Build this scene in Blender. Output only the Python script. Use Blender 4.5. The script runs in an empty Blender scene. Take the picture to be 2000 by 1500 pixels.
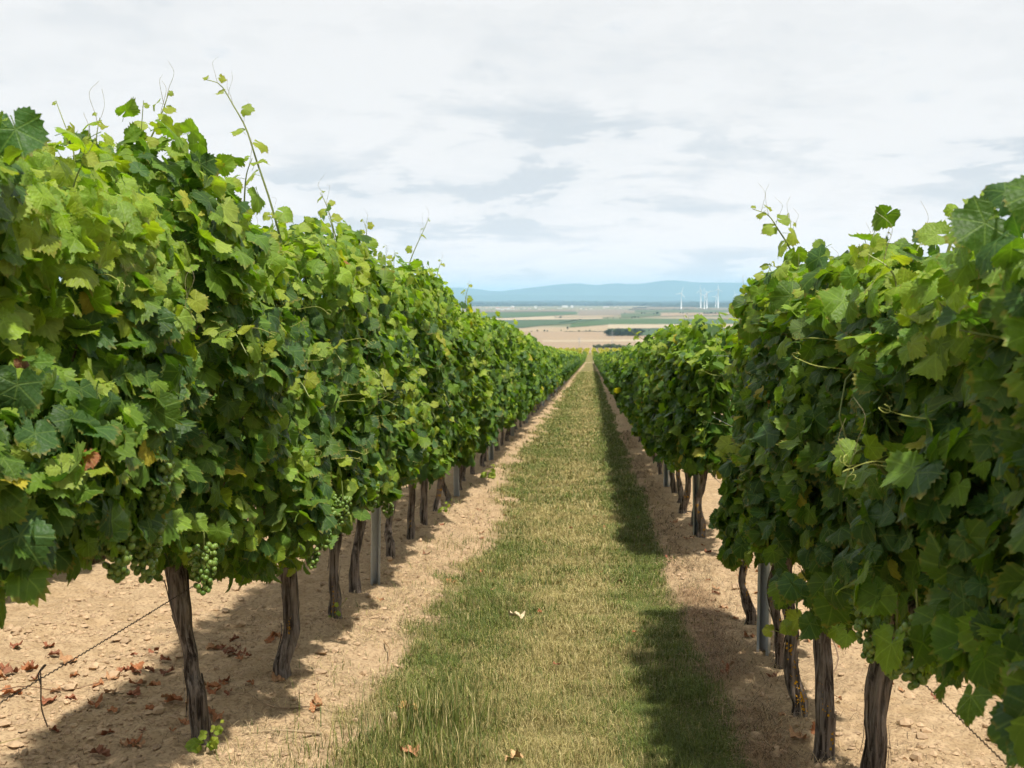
import bpy, math, random
import numpy as np
from mathutils import Matrix, Vector

rad = math.radians
SC = bpy.context.scene
COL = SC.collection
rng = np.random.default_rng(7)
random.seed(7)

# ------------------------------------------------------------------ camera, sky, sun, exposure
cam_d = bpy.data.cameras.new('camera')
cam = bpy.data.objects.new('camera', cam_d)
COL.objects.link(cam)
cam.location = (0.0, 0.0, 1.5)
cam.rotation_euler = (rad(90 - 3.853), 0, rad(3.612))
cam_d.sensor_width = 36.0
cam_d.lens = 44.1
cam_d.clip_start = 0.05
cam_d.clip_end = 200000.0
cam_d.dof.use_dof = True
cam_d.dof.focus_distance = 4.6
cam_d.dof.aperture_fstop = 8.0
SC.camera = cam

SUN_TO = Vector((0.25, -0.40, 1.0)).normalized()       # direction towards the sun
SUN_EL = math.asin(SUN_TO.z)
SUN_AZ = math.atan2(SUN_TO.x, SUN_TO.y)

world = bpy.data.worlds.new('World')
SC.world = world
world.use_nodes = True


SKY_OFF = (2.2, 14.6, 0)


def build_world():
    nt = world.node_tree
    N, L = nt.nodes, nt.links
    N.clear()

    def nd(t, **k):
        n = N.new(t)
        for a, b in k.items():
            setattr(n, a, b)
        return n

    def mth(op, a, b=None, clamp=False):
        n = nd('ShaderNodeMath', operation=op, use_clamp=clamp)
        for i, v in enumerate((a, b)):
            if v is None:
                continue
            if isinstance(v, (int, float)):
                n.inputs[i].default_value = v
            else:
                L.new(v, n.inputs[i])
        return n.outputs[0]

    def smooth(v, lo, hi):
        n = nd('ShaderNodeMapRange', interpolation_type='SMOOTHSTEP')
        L.new(v, n.inputs['Value'])
        n.inputs['From Min'].default_value = lo
        n.inputs['From Max'].default_value = hi
        return n.outputs['Result']

    def noise(vec, scale, detail, rough, dist=0.0, off=(0, 0, 0)):
        m = nd('ShaderNodeMapping')
        L.new(vec, m.inputs['Vector'])
        m.inputs['Location'].default_value = off
        n = nd('ShaderNodeTexNoise')
        L.new(m.outputs[0], n.inputs['Vector'])
        n.inputs['Scale'].default_value = scale
        n.inputs['Detail'].default_value = detail
        n.inputs['Roughness'].default_value = rough
        n.inputs['Distortion'].default_value = dist
        return n.outputs['Fac']

    def mix(f, a, b):
        n = nd('ShaderNodeMix', data_type='RGBA')
        if isinstance(f, (int, float)):
            n.inputs['Factor'].default_value = f
        else:
            L.new(f, n.inputs['Factor'])
        for key, v in ((6, a), (7, b)):
            if isinstance(v, tuple):
                n.inputs[key].default_value = (*v, 1)
            else:
                L.new(v, n.inputs[key])
        return n.outputs[2]

    tc = nd('ShaderNodeTexCoord')
    sp = nd('ShaderNodeSeparateXYZ')
    L.new(tc.outputs['Generated'], sp.inputs[0])
    zz = mth('ADD', mth('MAXIMUM', sp.outputs['Z'], 0.0), 0.17)
    cb = nd('ShaderNodeCombineXYZ')
    L.new(mth('DIVIDE', sp.outputs['X'], zz), cb.inputs[0])
    L.new(mth('DIVIDE', sp.outputs['Y'], zz), cb.inputs[1])
    p = cb.outputs[0]
    sky = nd('ShaderNodeTexSky', sky_type='NISHITA')
    sky.sun_disc = False
    sky.sun_elevation = SUN_EL
    sky.sun_rotation = SUN_AZ
    sky.air_density = 1.0
    sky.dust_density = 1.5
    hs = nd('ShaderNodeVectorMath', operation='SCALE')
    L.new(sky.outputs[0], hs.inputs[0])
    hs.inputs['Scale'].default_value = 0.115
    blue = hs.outputs[0]
    # broken stratocumulus: white tops, grey-blue bases, small gaps of pale blue
    big = noise(p, 0.62, 2, 0.5, 0.0, SKY_OFF)
    body = noise(p, 2.3, 7, 0.58, 0.25, (7.7, 2.3, 0))
    fine = noise(p, 7.0, 4, 0.6, 0.2, (1.3, 9.1, 0))
    lump = mth('ADD', mth('MULTIPLY', body, .78), mth('MULTIPLY', fine, .22))
    dens = mth('ADD', mth('MULTIPLY', big, 0.95), mth('MULTIPLY', lump, 0.62))
    grey = smooth(dens, 0.78, 0.93)
    gap = mth('MULTIPLY', smooth(dens, 0.67, 0.56), 0.8)
    cl = mix(mth('MULTIPLY', grey, 0.9), (0.885, 0.89, 0.895), (0.655, 0.705, 0.75))
    puff = smooth(lump, 0.53, 0.475)
    cl = mix(mth('MULTIPLY', puff, 0.65), cl, (0.935, 0.935, 0.935))
    base = smooth(lump, 0.535, 0.62)
    cl2 = mix(mth('MULTIPLY', base, 0.27), cl, (0.69, 0.73, 0.77))
    # a veil of high cloud keeps the blue pale
    bl2 = mix(0.62, blue, (0.82, 0.87, 0.90))
    col = mix(gap, cl2, bl2)
    # clouds low over the horizon are seen through more air and look slightly warmer
    low = mth('POWER', 2.718, mth('MULTIPLY', mth('MAXIMUM', sp.outputs['Z'], 0.0), -19.0))
    wm = nd('ShaderNodeMix', data_type='RGBA', blend_type='MULTIPLY')
    L.new(low, wm.inputs[0]); L.new(col, wm.inputs[6]); wm.inputs[7].default_value = (1.16, 0.955, 0.865, 1)
    col = wm.outputs[2]
    bg = nd('ShaderNodeBackground')
    L.new(col, bg.inputs['Color'])
    # the sky grows brighter towards the horizon, where one looks along the cloud deck
    hz = mth('ADD', mth('MULTIPLY', mth('POWER', 2.718, mth('MULTIPLY', mth('MAXIMUM', sp.outputs['Z'], 0.0), -14.0)), 0.22), 0.735)
    L.new(hz, bg.inputs['Strength'])
    out = nd('ShaderNodeOutputWorld')
    L.new(bg.outputs[0], out.inputs[0])


build_world()
world.cycles.sampling_method = 'MANUAL'
world.cycles.sample_map_resolution = 512
sun_d = bpy.data.lights.new('sun', 'SUN')
sun_d.energy = 5.0
sun_d.angle = rad(1.8)
sun_d.color = (1.0, 0.955, 0.87)
sun = bpy.data.objects.new('sun', sun_d)
COL.objects.link(sun)
sun.rotation_euler = SUN_TO.to_track_quat('Z', 'Y').to_euler()
sun.location = (20, -20, 60)

SC.view_settings.view_transform = 'Standard'
SC.view_settings.look = 'None'
SC.view_settings.exposure = 0.42
SC.view_settings.gamma = 1.0
SC.view_settings.use_curve_mapping = False
SC.render.engine = 'CYCLES'
cy = SC.cycles
cy.use_denoising = True
cy.max_bounces = 6
cy.diffuse_bounces = 3
cy.glossy_bounces = 2
cy.transmission_bounces = 4
cy.transparent_max_bounces = 4
cy.volume_bounces = 2
cy.caustics_reflective = False
cy.caustics_refractive = False
cy.sample_clamp_indirect = 4.0
cy.use_adaptive_sampling = True
cy.adaptive_threshold = 0.035
cy.adaptive_min_samples = 16

# ------------------------------------------------------------------ helpers
def hash2(ix, iy, s):
    h = (ix.astype(np.int64) * 374761393 + iy.astype(np.int64) * 668265263 + int(s) * 974634777) & 0xFFFFFFFF
    h = ((h ^ (h >> 13)) * 1274126177) & 0xFFFFFFFF
    h = h ^ (h >> 16)
    return (h & 0xFFFFFF) / float(0xFFFFFF)


def vn(x, y, s=0):
    """smooth value noise, 0..1"""
    x = np.asarray(x, float); y = np.asarray(y, float)
    ix = np.floor(x); iy = np.floor(y)
    fx = x - ix; fy = y - iy
    fx = fx * fx * (3 - 2 * fx); fy = fy * fy * (3 - 2 * fy)
    a = hash2(ix, iy, s); b = hash2(ix + 1, iy, s)
    c = hash2(ix, iy + 1, s); d = hash2(ix + 1, iy + 1, s)
    return (a * (1 - fx) + b * fx) * (1 - fy) + (c * (1 - fx) + d * fx) * fy


def sstep(x, a, b):
    t = np.clip((x - a) / (b - a), 0, 1)
    return t * t * (3 - 2 * t)


ROW_L, ROW_R = -1.42, 0.87
PY = [-200., 0., 232., 236., 450., 1314., 1400., 90000.]
PZ = [8.8, 0., -10.21, -10.36, -17.55, -70.0, -70.0, -70.0]


def prof(y):
    return np.interp(y, PY, PZ)


def turf(x, y):
    """how much the mown grass covers the soil, 0..1"""
    x = np.asarray(x, float); y = np.asarray(y, float)
    e = (vn(x * 1.3, y * 1.1, 5) - .5) * .34 + (vn(x * 5, y * 4, 6) - .5) * .22
    lo = -0.86 - .17 * sstep(y, 6, 20) + e * 1.25
    hi = 0.53 + e * .35
    return sstep(x, lo - .10, lo + .16) * (1 - sstep(x, hi - .05, hi + .05))


def relief(x, y):
    x = np.asarray(x, float); y = np.asarray(y, float)
    t = turf(x, y)
    near = 1 - sstep(y, 25, 60)
    soil = (vn(x * 3.3, y * 3.3, 11) - .5) * .045 + (vn(x * 9, y * 9, 12) - .5) * .034 + (vn(x * 17, y * 17, 15) - .5) * .022 + np.abs(vn(x * 21, y * 21, 13) - .5) * -.024
    gr = (vn(x * 2.0, y * 2.0, 14) - .5) * .03
    mound = .05 * np.exp(-((x - ROW_L) / .32) ** 2) + .05 * np.exp(-((x - ROW_R) / .32) ** 2)
    return (soil * (1 - t) + gr * t + mound - .02 * t) * near


def gz(x, y):
    return prof(y) + relief(x, y)


def tag(o, label=None, cat=None, group=None, kind=None):
    if label: o['label'] = label
    if cat: o['category'] = cat
    if group: o['group'] = group
    if kind: o['kind'] = kind
    return o


def link(name, data, parent=None, loc=None):
    o = bpy.data.objects.new(name, data)
    COL.objects.link(o)
    if parent is not None:
        o.parent = parent
    if loc is not None:
        o.location = loc
    return o


def mesh_np(name, V, T, mat=None, color=None, uv=None, smooth=False, extra=None):
    """V (n,3); T (m,3) triangles or (m,4) quads; color (n,3) point colour 'tint'; uv (n,2) per vertex"""
    V = np.ascontiguousarray(V, np.float32); T = np.ascontiguousarray(T, np.int32)
    k = T.shape[1]
    me = bpy.data.meshes.new(name)
    me.vertices.add(len(V)); me.vertices.foreach_set('co', V.ravel())
    me.loops.add(T.size); me.loops.foreach_set('vertex_index', T.ravel())
    me.polygons.add(len(T))
    me.polygons.foreach_set('loop_start', np.arange(0, T.size, k, dtype=np.int32))
    if smooth:
        me.polygons.foreach_set('use_smooth', np.ones(len(T), bool))
    if uv is not None:
        u = me.uv_layers.new(name='UVMap')
        u.data.foreach_set('uv', np.ascontiguousarray(np.asarray(uv, np.float32)[T.ravel()]).ravel())
    if color is not None:
        a = me.attributes.new('tint', 'FLOAT_COLOR', 'POINT')
        c = np.ones((len(V), 4), np.float32); c[:, :3] = color
        a.data.foreach_set('color', c.ravel())
    if extra:
        for key, val in extra.items():
            a = me.attributes.new(key, 'FLOAT', 'POINT')
            a.data.foreach_set('value', np.ascontiguousarray(val, np.float32))
    me.update(calc_edges=True)
    if not smooth:
        me.polygons.foreach_set('use_smooth', np.zeros(len(T), bool))
    if mat is not None:
        me.materials.append(mat)
    return me


class MB:
    """collects several shapes into one mesh"""
    def __init__(self):
        self.V, self.T, self.C, self.n = [], [], [], 0

    def add(self, V, T, c=(1, 1, 1)):
        V = np.asarray(V, float); T = np.asarray(T, int)
        if T.shape[1] == 4:
            T = np.vstack([T[:, [0, 1, 2]], T[:, [0, 2, 3]]])
        self.V.append(V); self.T.append(T + self.n); self.n += len(V)
        self.C.append(np.tile(np.asarray(c, float), (len(V), 1)) if np.ndim(c) == 1 else c)

    def box(self, c, s, rz=0.0, col=(1, 1, 1)):
        x, y, z = np.array(s) / 2
        V = np.array([[-x, -y, -z], [x, -y, -z], [x, y, -z], [-x, y, -z], [-x, -y, z], [x, -y, z], [x, y, z], [-x, y, z]])
        ca, sa = math.cos(rz), math.sin(rz)
        V[:, :2] = V[:, :2] @ np.array([[ca, sa], [-sa, ca]])
        self.add(V + np.array(c), [[0, 3, 2, 1], [4, 5, 6, 7], [0, 1, 5, 4], [1, 2, 6, 5], [2, 3, 7, 6], [3, 0, 4, 7]], col)

    def tube(self, pts, r, n=5, col=(1, 1, 1), cap=True):
        V, T = tube_geo(pts, r, n, cap)
        self.add(V, T, col)

    def mesh(self, name, mat, smooth=False):
        return mesh_np(name, np.vstack(self.V), np.vstack(self.T), mat, np.vstack(self.C), smooth=smooth)


def frames(P):
    P = np.asarray(P, float)
    t = np.gradient(P, axis=0)
    t /= np.linalg.norm(t, axis=1)[:, None] + 1e-12
    ref = np.array([0.31, 0.17, 0.93]) if abs(t[0, 2]) < .8 else np.array([1.0, .13, .05])
    a = np.cross(t, ref); a /= np.linalg.norm(a, axis=1)[:, None] + 1e-12
    b = np.cross(t, a)
    return t, a, b


def tube_geo(P, r, n=5, cap=True):
    P = np.asarray(P, float); m = len(P)
    r = np.broadcast_to(np.asarray(r, float), (m,))
    t, a, b = frames(P)
    th = np.arange(n) / n * 2 * np.pi
    V = (P[:, None, :] + r[:, None, None] * (np.cos(th)[None, :, None] * a[:, None, :] + np.sin(th)[None, :, None] * b[:, None, :])).reshape(-1, 3)
    i = np.arange(m - 1)[:, None] * n; j = np.arange(n)[None, :]; jn = (j + 1) % n
    Q = np.stack([i + j, i + n + j, i + n + jn, i + jn], -1).reshape(-1, 4)
    T = np.vstack([Q[:, [0, 1, 2]], Q[:, [0, 2, 3]]])
    if cap and n > 2:
        e = [[(m - 1) * n, (m - 1) * n + k, (m - 1) * n + k + 1] for k in range(1, n - 1)]
        s = [[0, k + 1, k] for k in range(1, n - 1)]
        T = np.vstack([T, e, s])
    return V, T


def curve_pts(P, n):
    """Catmull-Rom through control points"""
    P = np.asarray(P, float)
    Q = np.vstack([2 * P[0] - P[1], P, 2 * P[-1] - P[-2]])
    out = []
    for u in np.linspace(0, len(P) - 1 - 1e-6, n):
        i = int(u); f = u - i
        a, b, c, d = Q[i:i + 4]
        out.append(.5 * ((2 * b) + (-a + c) * f + (2 * a - 5 * b + 4 * c - d) * f * f + (-a + 3 * b - 3 * c + d) * f ** 3))
    return np.array(out)


# ------------------------------------------------------------------ materials
class NT:
    def __init__(self, name):
        self.m = bpy.data.materials.new(name)
        self.m.use_nodes = True
        self.t = self.m.node_tree
        self.t.nodes.clear()
        self.out = self.n('ShaderNodeOutputMaterial')

    def n(self, t, **k):
        x = self.t.nodes.new(t)
        for a, b in k.items():
            setattr(x, a, b)
        return x

    def set(self, sock, v):
        if isinstance(v, (int, float)):
            sock.default_value = v
        elif isinstance(v, tuple):
            sock.default_value = (*v, 1) if len(v) == 3 and sock.type == 'RGBA' else v
        else:
            self.t.links.new(v, sock)

    def math(self, op, a, b=0.0, clamp=False):
        x = self.n('ShaderNodeMath', operation=op, use_clamp=clamp)
        self.set(x.inputs[0], a); self.set(x.inputs[1], b)
        return x.outputs[0]

    def mix(self, f, a, b, blend='MIX'):
        x = self.n('ShaderNodeMix', data_type='RGBA', blend_type=blend)
        self.set(x.inputs[0], f); self.set(x.inputs[6], a); self.set(x.inputs[7], b)
        return x.outputs[2]

    def ss(self, v, lo, hi):
        x = self.n('ShaderNodeMapRange', interpolation_type='SMOOTHSTEP')
        self.set(x.inputs['Value'], v)
        x.inputs['From Min'].default_value = lo; x.inputs['From Max'].default_value = hi
        return x.outputs['Result']

    def coord(self, kind='Object', scale=None):
        c = self.n('ShaderNodeTexCoord').outputs[kind]
        if scale is not None:
            m = self.n('ShaderNodeMapping'); self.set(m.inputs['Vector'], c)
            m.inputs['Scale'].default_value = scale
            c = m.outputs[0]
        return c

    def noise(self, vec, scale, detail=3, rough=.55, dist=0.0):
        x = self.n('ShaderNodeTexNoise'); self.set(x.inputs['Vector'], vec)
        x.inputs['Scale'].default_value = scale; x.inputs['Detail'].default_value = detail
        x.inputs['Roughness'].default_value = rough; x.inputs['Distortion'].default_value = dist
        return x.outputs['Fac']

    def attr(self, name, out='Color'):
        return self.n('ShaderNodeAttribute', attribute_name=name).outputs[out]

    def bump(self, h, strength, dist):
        x = self.n('ShaderNodeBump'); self.set(x.inputs['Height'], h)
        x.inputs['Strength'].default_value = strength; x.inputs['Distance'].default_value = dist
        return x.outputs[0]

    def bsdf(self, color, rough=.8, spec=.3, normal=None, metal=0.0):
        x = self.n('ShaderNodeBsdfPrincipled')
        self.set(x.inputs['Base Color'], color); self.set(x.inputs['Roughness'], rough)
        self.set(x.inputs['Specular IOR Level'], spec); self.set(x.inputs['Metallic'], metal)
        if normal is not None: self.set(x.inputs['Normal'], normal)
        return x.outputs[0]

    def finish(self, sh):
        self.t.links.new(sh, self.out.inputs['Surface'])
        return self.m


def simple(name, col, rough=.8, spec=.3, var=.25, scale=8.0, metal=0.0, use_tint=False):
    t = NT(name)
    nz = t.noise(t.coord('Object'), scale, 4)
    f = t.math('ADD', t.math('MULTIPLY', t.math('SUBTRACT', nz, .5), var * 2), 1.0)
    base = col
    if use_tint:
        base = t.attr('tint')
    c = t.n('ShaderNodeVectorMath', operation='SCALE')
    t.set(c.inputs[0], base); t.set(c.inputs['Scale'], f)
    return t.finish(t.bsdf(c.outputs[0], rough, spec, None, metal))


def leaf_material(name, veins):
    t = NT(name)
    oi = t.n('ShaderNodeObjectInfo')
    tint = t.mix(1.0, t.attr('tint'), oi.outputs['Color'], 'MULTIPLY')
    geo = t.n('ShaderNodeNewGeometry')
    nz = t.noise(t.coord('Object'), 14.0, 3) if not veins else t.noise(t.n('ShaderNodeUVMap').outputs[0], 3.2, 4)
    f = t.math('ADD', t.math('MULTIPLY', nz, .7), .65)
    sc = t.n('ShaderNodeVectorMath', operation='SCALE'); t.set(sc.inputs[0], tint); t.set(sc.inputs['Scale'], f)
    col = sc.outputs[0]
    nrm = None
    if veins:
        uv = t.n('ShaderNodeUVMap').outputs[0]
        s = t.n('ShaderNodeSeparateXYZ'); t.set(s.inputs[0], uv)
        ax = t.math('ABSOLUTE', s.outputs[0]); yy = s.outputs[1]

        def line(deg):
            a = rad(deg)
            return t.math('ABSOLUTE', t.math('SUBTRACT', t.math('MULTIPLY', ax, math.cos(a)), t.math('MULTIPLY', yy, math.sin(a))))
        d = t.math('MINIMUM', t.math('MINIMUM', line(0), line(50)), line(107))
        vein = t.ss(d, .035, .008)
        # side veins leave the ribs like the barbs of a feather
        w = t.math('PINGPONG', t.math('MULTIPLY', t.math('SUBTRACT', yy, t.math('MULTIPLY', ax, .75)), 6.0), 1.0)
        side = t.math('MULTIPLY', t.ss(w, .16, .02), .45)
        v = t.math('MAXIMUM', vein, side)
        light = t.mix(1.0, col, (.065, .085, .018), 'ADD')
        col = t.mix(t.math('MULTIPLY', v, .8), col, light)
        # dry, yellowed nibbles along some margins
        ln = t.n('ShaderNodeVectorMath', operation='LENGTH'); t.set(ln.inputs[0], uv)
        ed = t.math('ADD', ln.outputs['Value'], t.math('MULTIPLY', t.math('ADD', nz, t.math('MULTIPLY', oi.outputs['Random'], .25)), .9))
        col = t.mix(t.math('MULTIPLY', t.ss(ed, 1.36, 1.55), .6), col, (.22, .17, .035))
        vo = t.n('ShaderNodeTexVoronoi', feature='F1'); t.set(vo.inputs['Vector'], uv); vo.inputs['Scale'].default_value = 9.0
        h = t.math('SUBTRACT', vo.outputs['Distance'], t.math('MULTIPLY', v, .8))
        nrm = t.bump(h, .34, .005)
    pale = t.mix(.40, col, (.17, .20, .065))
    col2 = t.mix(geo.outputs['Backfacing'], col, pale)
    rough = t.math('ADD', t.math('MULTIPLY', geo.outputs['Backfacing'], .25), .50)
    b = t.bsdf(col2, rough, .26, nrm)
    tr = t.n('ShaderNodeBsdfTranslucent')
    tc = t.mix(1.0, col, (1.75, 1.95, .42), 'MULTIPLY')
    t.set(tr.inputs['Color'], tc)
    mx = t.n('ShaderNodeMixShader'); mx.inputs[0].default_value = .39
    t.t.links.new(b, mx.inputs[1]); t.t.links.new(tr.outputs[0], mx.inputs[2])
    return t.finish(mx.outputs[0])


def bark_material():
    t = NT('vine_bark')
    c = t.coord('Object', (60, 60, 5.0))
    n1 = t.noise(c, 1.0, 6, .62, .6)
    n2 = t.noise(t.coord('Object'), 9.0, 4)
    n3 = t.noise(t.coord('Object', (160, 160, 16)), 1.0, 3)
    col = t.mix(t.ss(n1, .36, .62), (.030, .022, .017), (.26, .21, .17))
    col = t.mix(t.math('MULTIPLY', t.ss(n2, .46, .66), .75), col, t.mix(t.ss(n1, .3, .7), (.10, .085, .07), (.34, .30, .265)))
    h = t.math('ADD', t.math('MULTIPLY', n1, 1.0), t.math('MULTIPLY', n3, .5))
    return t.finish(t.bsdf(col, .9, .15, t.bump(h, 1.0, .02)))


def ground_material():
    t = NT('vineyard_soil')
    co = t.coord('Object')
    tf = t.attr('turf', 'Fac')
    n0 = t.noise(co, .9, 4)
    n1 = t.noise(co, 7.0, 6, .6)
    n2 = t.noise(co, 55.0, 4, .6)
    n3 = t.noise(co, 230.0, 2, .6)
    soil = t.mix(t.ss(n1, .30, .70), (.388, .268, .147), (.528, .380, .229))
    soil = t.mix(t.ss(n0, .45, .70), soil, (.442, .316, .188))
    soil = t.mix(t.math('MULTIPLY', t.ss(n2, .54, .36), .55), soil, (.20, .125, .07))  # crevice shade painted into the soil where the bump lies low
    gr = t.mix(t.ss(n1, .35, .65), (.13, .115, .040), (.27, .215, .095))
    gr = t.mix(t.ss(n2, .45, .7), gr, (.085, .10, .028))
    col = t.mix(tf, soil, gr)
    plain = t.attr('plain', 'Fac')
    pn = t.noise(co, .0012, 5, .6)
    pc = t.mix(t.ss(pn, .40, .60), (.12, .13, .065), (.26, .21, .135))
    col = t.mix(plain, col, pc)
    h = t.math('ADD', t.math('MULTIPLY', n2, 1.0), t.math('MULTIPLY', n3, .45))
    return t.finish(t.bsdf(col, .95, .12, t.bump(h, .8, .02)))


M_LEAF0 = leaf_material('vine_leaf', True)
M_LEAF = leaf_material('vine_foliage', False)
M_BARK = bark_material()
M_GROUND = ground_material()
M_TINT = simple('litter', (1, 1, 1), .85, .2, .3, 40.0, 0, True)
M_STEM = simple('green_stem', (1, 1, 1), .5, .4, .2, 30.0, 0, True)
M_STEEL = simple('galvanised_steel', (.36, .39, .40), .42, .5, .12, 25.0, .75)
M_WIRE = simple('rusty_wire', (.085, .06, .045), .6, .4, .3, 60.0, .4)
M_TREE = simple('tree_foliage', (1, 1, 1), .75, .2, .3, .8, 0, True)

# ------------------------------------------------------------------ the ground: one sheet to the horizon
def build_ground():
    xs = np.concatenate([-np.geomspace(70000, 3.6, 34), np.linspace(-3.4, -1.9, 46)[1:], np.arange(-1.88, 1.30, .021),
                         np.linspace(1.32, 3.2, 50), np.geomspace(3.5, 70000, 34)])
    ys = np.concatenate([-np.geomspace(150, 3, 10), np.linspace(-2.5, 2.2, 14), np.arange(2.3, 9.0, .022), np.geomspace(9.03, 40, 190),
                         np.geomspace(41, 230, 60), [232, 236, 240], np.geomspace(260, 445, 12), [450], np.linspace(520, 1300, 8), [1314, 1400],
                         np.geomspace(1600, 75000, 34)])
    X, Y = np.meshgrid(xs, ys)
    Z = gz(X, Y)
    nx, ny = len(xs), len(ys)
    V = np.stack([X, Y, Z], -1).reshape(-1, 3)
    i = np.arange(ny - 1)[:, None] * nx; j = np.arange(nx - 1)[None, :]
    Q = np.stack([i + j, i + j + 1, i + nx + j + 1, i + nx + j], -1).reshape(-1, 4)
    tf = np.maximum(turf(X, Y), sstep(Y, 236.5, 238) * (1 - sstep(Y, 452, 470))).ravel()
    pl = sstep(Y, 460, 700).ravel()
    me = mesh_np('ground', V, Q, M_GROUND, None, None, True, {'turf': tf, 'plain': pl})
    tag(link('ground', me), kind='structure')


build_ground()

FCOL = {'tan': (.265, .195, .125), 'tan2': (.29, .225, .14), 'tan3': (.185, .15, .105), 'pale': (.335, .275, .185), 'green': (.060, .098, .036),
        'green2': (.052, .085, .038), 'green3': (.08, .105, .048), 'green4': (.065, .12, .04)}
FIELDS = [('tan',[(-516,2761),(34,2796),(32,2446),(179,2525),(120,1682),(-310,1655)]),('pale',[(-85,2194),(161,2266),(153,2155),(-81,2102)]),('tan2',[(-207,3075),(-57,3140),(51,3560),(42,2936),(29,2796),(-198,2781)]),('pale',[(48,3597),(604,3707),(518,3176),(108,3123),(41,3038)]),('green2',[(39,3064),(512,3143),(414,2540),(34,2481)]),('green',[(-59,3665),(46,4519),(783,4810),(610,3746),(51,3597),(-55,3169)]),('green2',[(-638,4153),(-76,4344),(42,4519),(-63,3703),(-133,3444),(-172,3133),(-479,3114)]),('pale',[(-725,4715),(-328,4740),(-162,5328),(-137,4817),(47,4965),(43,4578),(-305,4276),(-654,4254)]),('green',[(-975,6345),(-87,7186),(-66,6071),(-206,5325),(-337,4872),(-745,4846)]),('tan3',[(-85,8386),(304,8830),(229,6791),(127,5691),(-56,5502)]),('tan2',[(-147,5249),(-55,5417),(121,5600),(47,5007),(-137,4884)]),('green3',[(149,6416),(358,6548),(306,5525),(116,4833)]),('tan',[(370,6672),(784,6826),(612,5722),(293,5357)]),('tan3',[(414,4451),(524,4899),(800,4916),(707,4340)]),('green3',[(283,8214),(1380,8478),(1136,6981),(234,6791)]),('tan3',[(302,9920),(1704,10474),(1420,8728),(278,8918)]),('tan',[(547,12624),(1076,13124),(884,10673),(442,10395)]),('tan3',[(-1164,8010),(-104,8548),(-91,7461),(-976,6715)]),('green4',[(239,2459),(298,2928),(479,2940),(276,1692),(164,1685)]),]


def build_fields():
    mats = {}
    for k, c in FCOL.items():
        t = NT('field_' + k)
        co = t.coord('Object')
        n1 = t.noise(t.coord('Object', (.02, .02, 1)), 1.0, 5, .6)
        n2 = t.noise(t.coord('Object', (.004, .05, 1)), 1.0, 3)
        f = t.math('ADD', t.math('MULTIPLY', n1, .35), t.math('ADD', t.math('MULTIPLY', n2, .5), .575))
        s = t.n('ShaderNodeVectorMath', operation='SCALE'); t.set(s.inputs[0], c); t.set(s.inputs['Scale'], f)
        mats[k] = t.finish(t.bsdf(s.outputs[0], .95, .1))
    for i, (k, P) in enumerate(FIELDS):
        P = np.array(P, float)
        c = P.mean(0)
        V = np.c_[P - c, np.zeros(len(P))]
        o = link('field', None) if False else None
        me = bpy.data.meshes.new('field')
        me.from_pydata([tuple(v) for v in V], [], [tuple(range(len(P)))])
        me.materials.append(mats[k])
        o = link('field', me, None, (c[0], c[1], -70 + .5 + .12 * i))
        if o.data.polygons[0].normal.z < 0:
            o.data.flip_normals()
        tag(o, kind='structure')
    # cross track at the foot of the rows
    V = []
    for x in np.linspace(-60, 60, 13):
        V += [(x, 232.2, prof(232.2) + .05), (x, 235.8, prof(235.8) + .05)]
    Q = [(2 * i, 2 * i + 2, 2 * i + 3, 2 * i + 1) for i in range(12)]
    o = link('track', mesh_np('track', V, Q, simple('track_gravel', (.60, .47, .31), .95, .1, .2, .5)))
    tag(o, kind='structure')


build_fields()

CREST = [ (-6721,219),(-5527,277),(-4635,358),(-4191,409),(-3747,423),(-3304,379),(-2935,320),(-2566,316),(-2125,364),(-1684,422),(-1244,473),(-805,517),(-366,534),(-74,509),(144,479),(362,514),(799,537),(974,511),(1380,522),(1743,573),(2105,623),(2466,614),(2828,570),(3261,552),(3838,555),(4413,541),(4987,526),(5846,490),(7131,431),(9259,344) ]


def build_mountains():
    cx = np.array([-40000, -30000, -22000, -15000, -10000] + [c[0] for c in CREST] + [14000, 20000, 28000, 40000], float)
    cz = np.array([300, 380, 260, 330, 240] + [c[1] for c in CREST] + [380, 300, 360, 260], float)
    m = simple('far_forest_hill', (.035, .075, .045), .95, .05, .5, .0012)
    xs = np.concatenate([np.linspace(-40000, -8200, 60), np.arange(-8000, 10000, 90.), np.linspace(10200, 40000, 60)])
    for nm, y0, hs, seed, wob in (('mountain_ridge', 36000., 1.0, 1, 9.), ('foothills', 31500., .40, 2, 40.)):
        ts = np.linspace(-1, 1, 21)
        X, Tt = np.meshgrid(xs, ts)
        H = np.interp(X, cx, cz)
        if seed == 2:
            H = 260 + 200 * vn(X / 2600, X * 0, 21) + 80 * vn(X / 700, X * 0, 22)
        H = H + (vn(X / 260, X * 0 + 5, 3) - .5) * wob
        sh = np.cos(np.clip(np.abs(Tt), 0, 1) * np.pi / 2) ** 1.3
        spur = 1 - .35 * np.abs(Tt) * vn(X / 900, Tt * 2, 9 + seed)
        Z = -72 + H * hs * sh * spur
        Y = y0 + Tt * 3800
        nx = len(xs)
        V = np.stack([X, Y, Z], -1).reshape(-1, 3)
        i = np.arange(len(ts) - 1)[:, None] * nx; j = np.arange(nx - 1)[None, :]
        Q = np.stack([i + j, i + j + 1, i + nx + j + 1, i + nx + j], -1).reshape(-1, 4)
        tag(link(nm, mesh_np(nm, V, Q, m, smooth=True)), kind='structure')


build_mountains()


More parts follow.
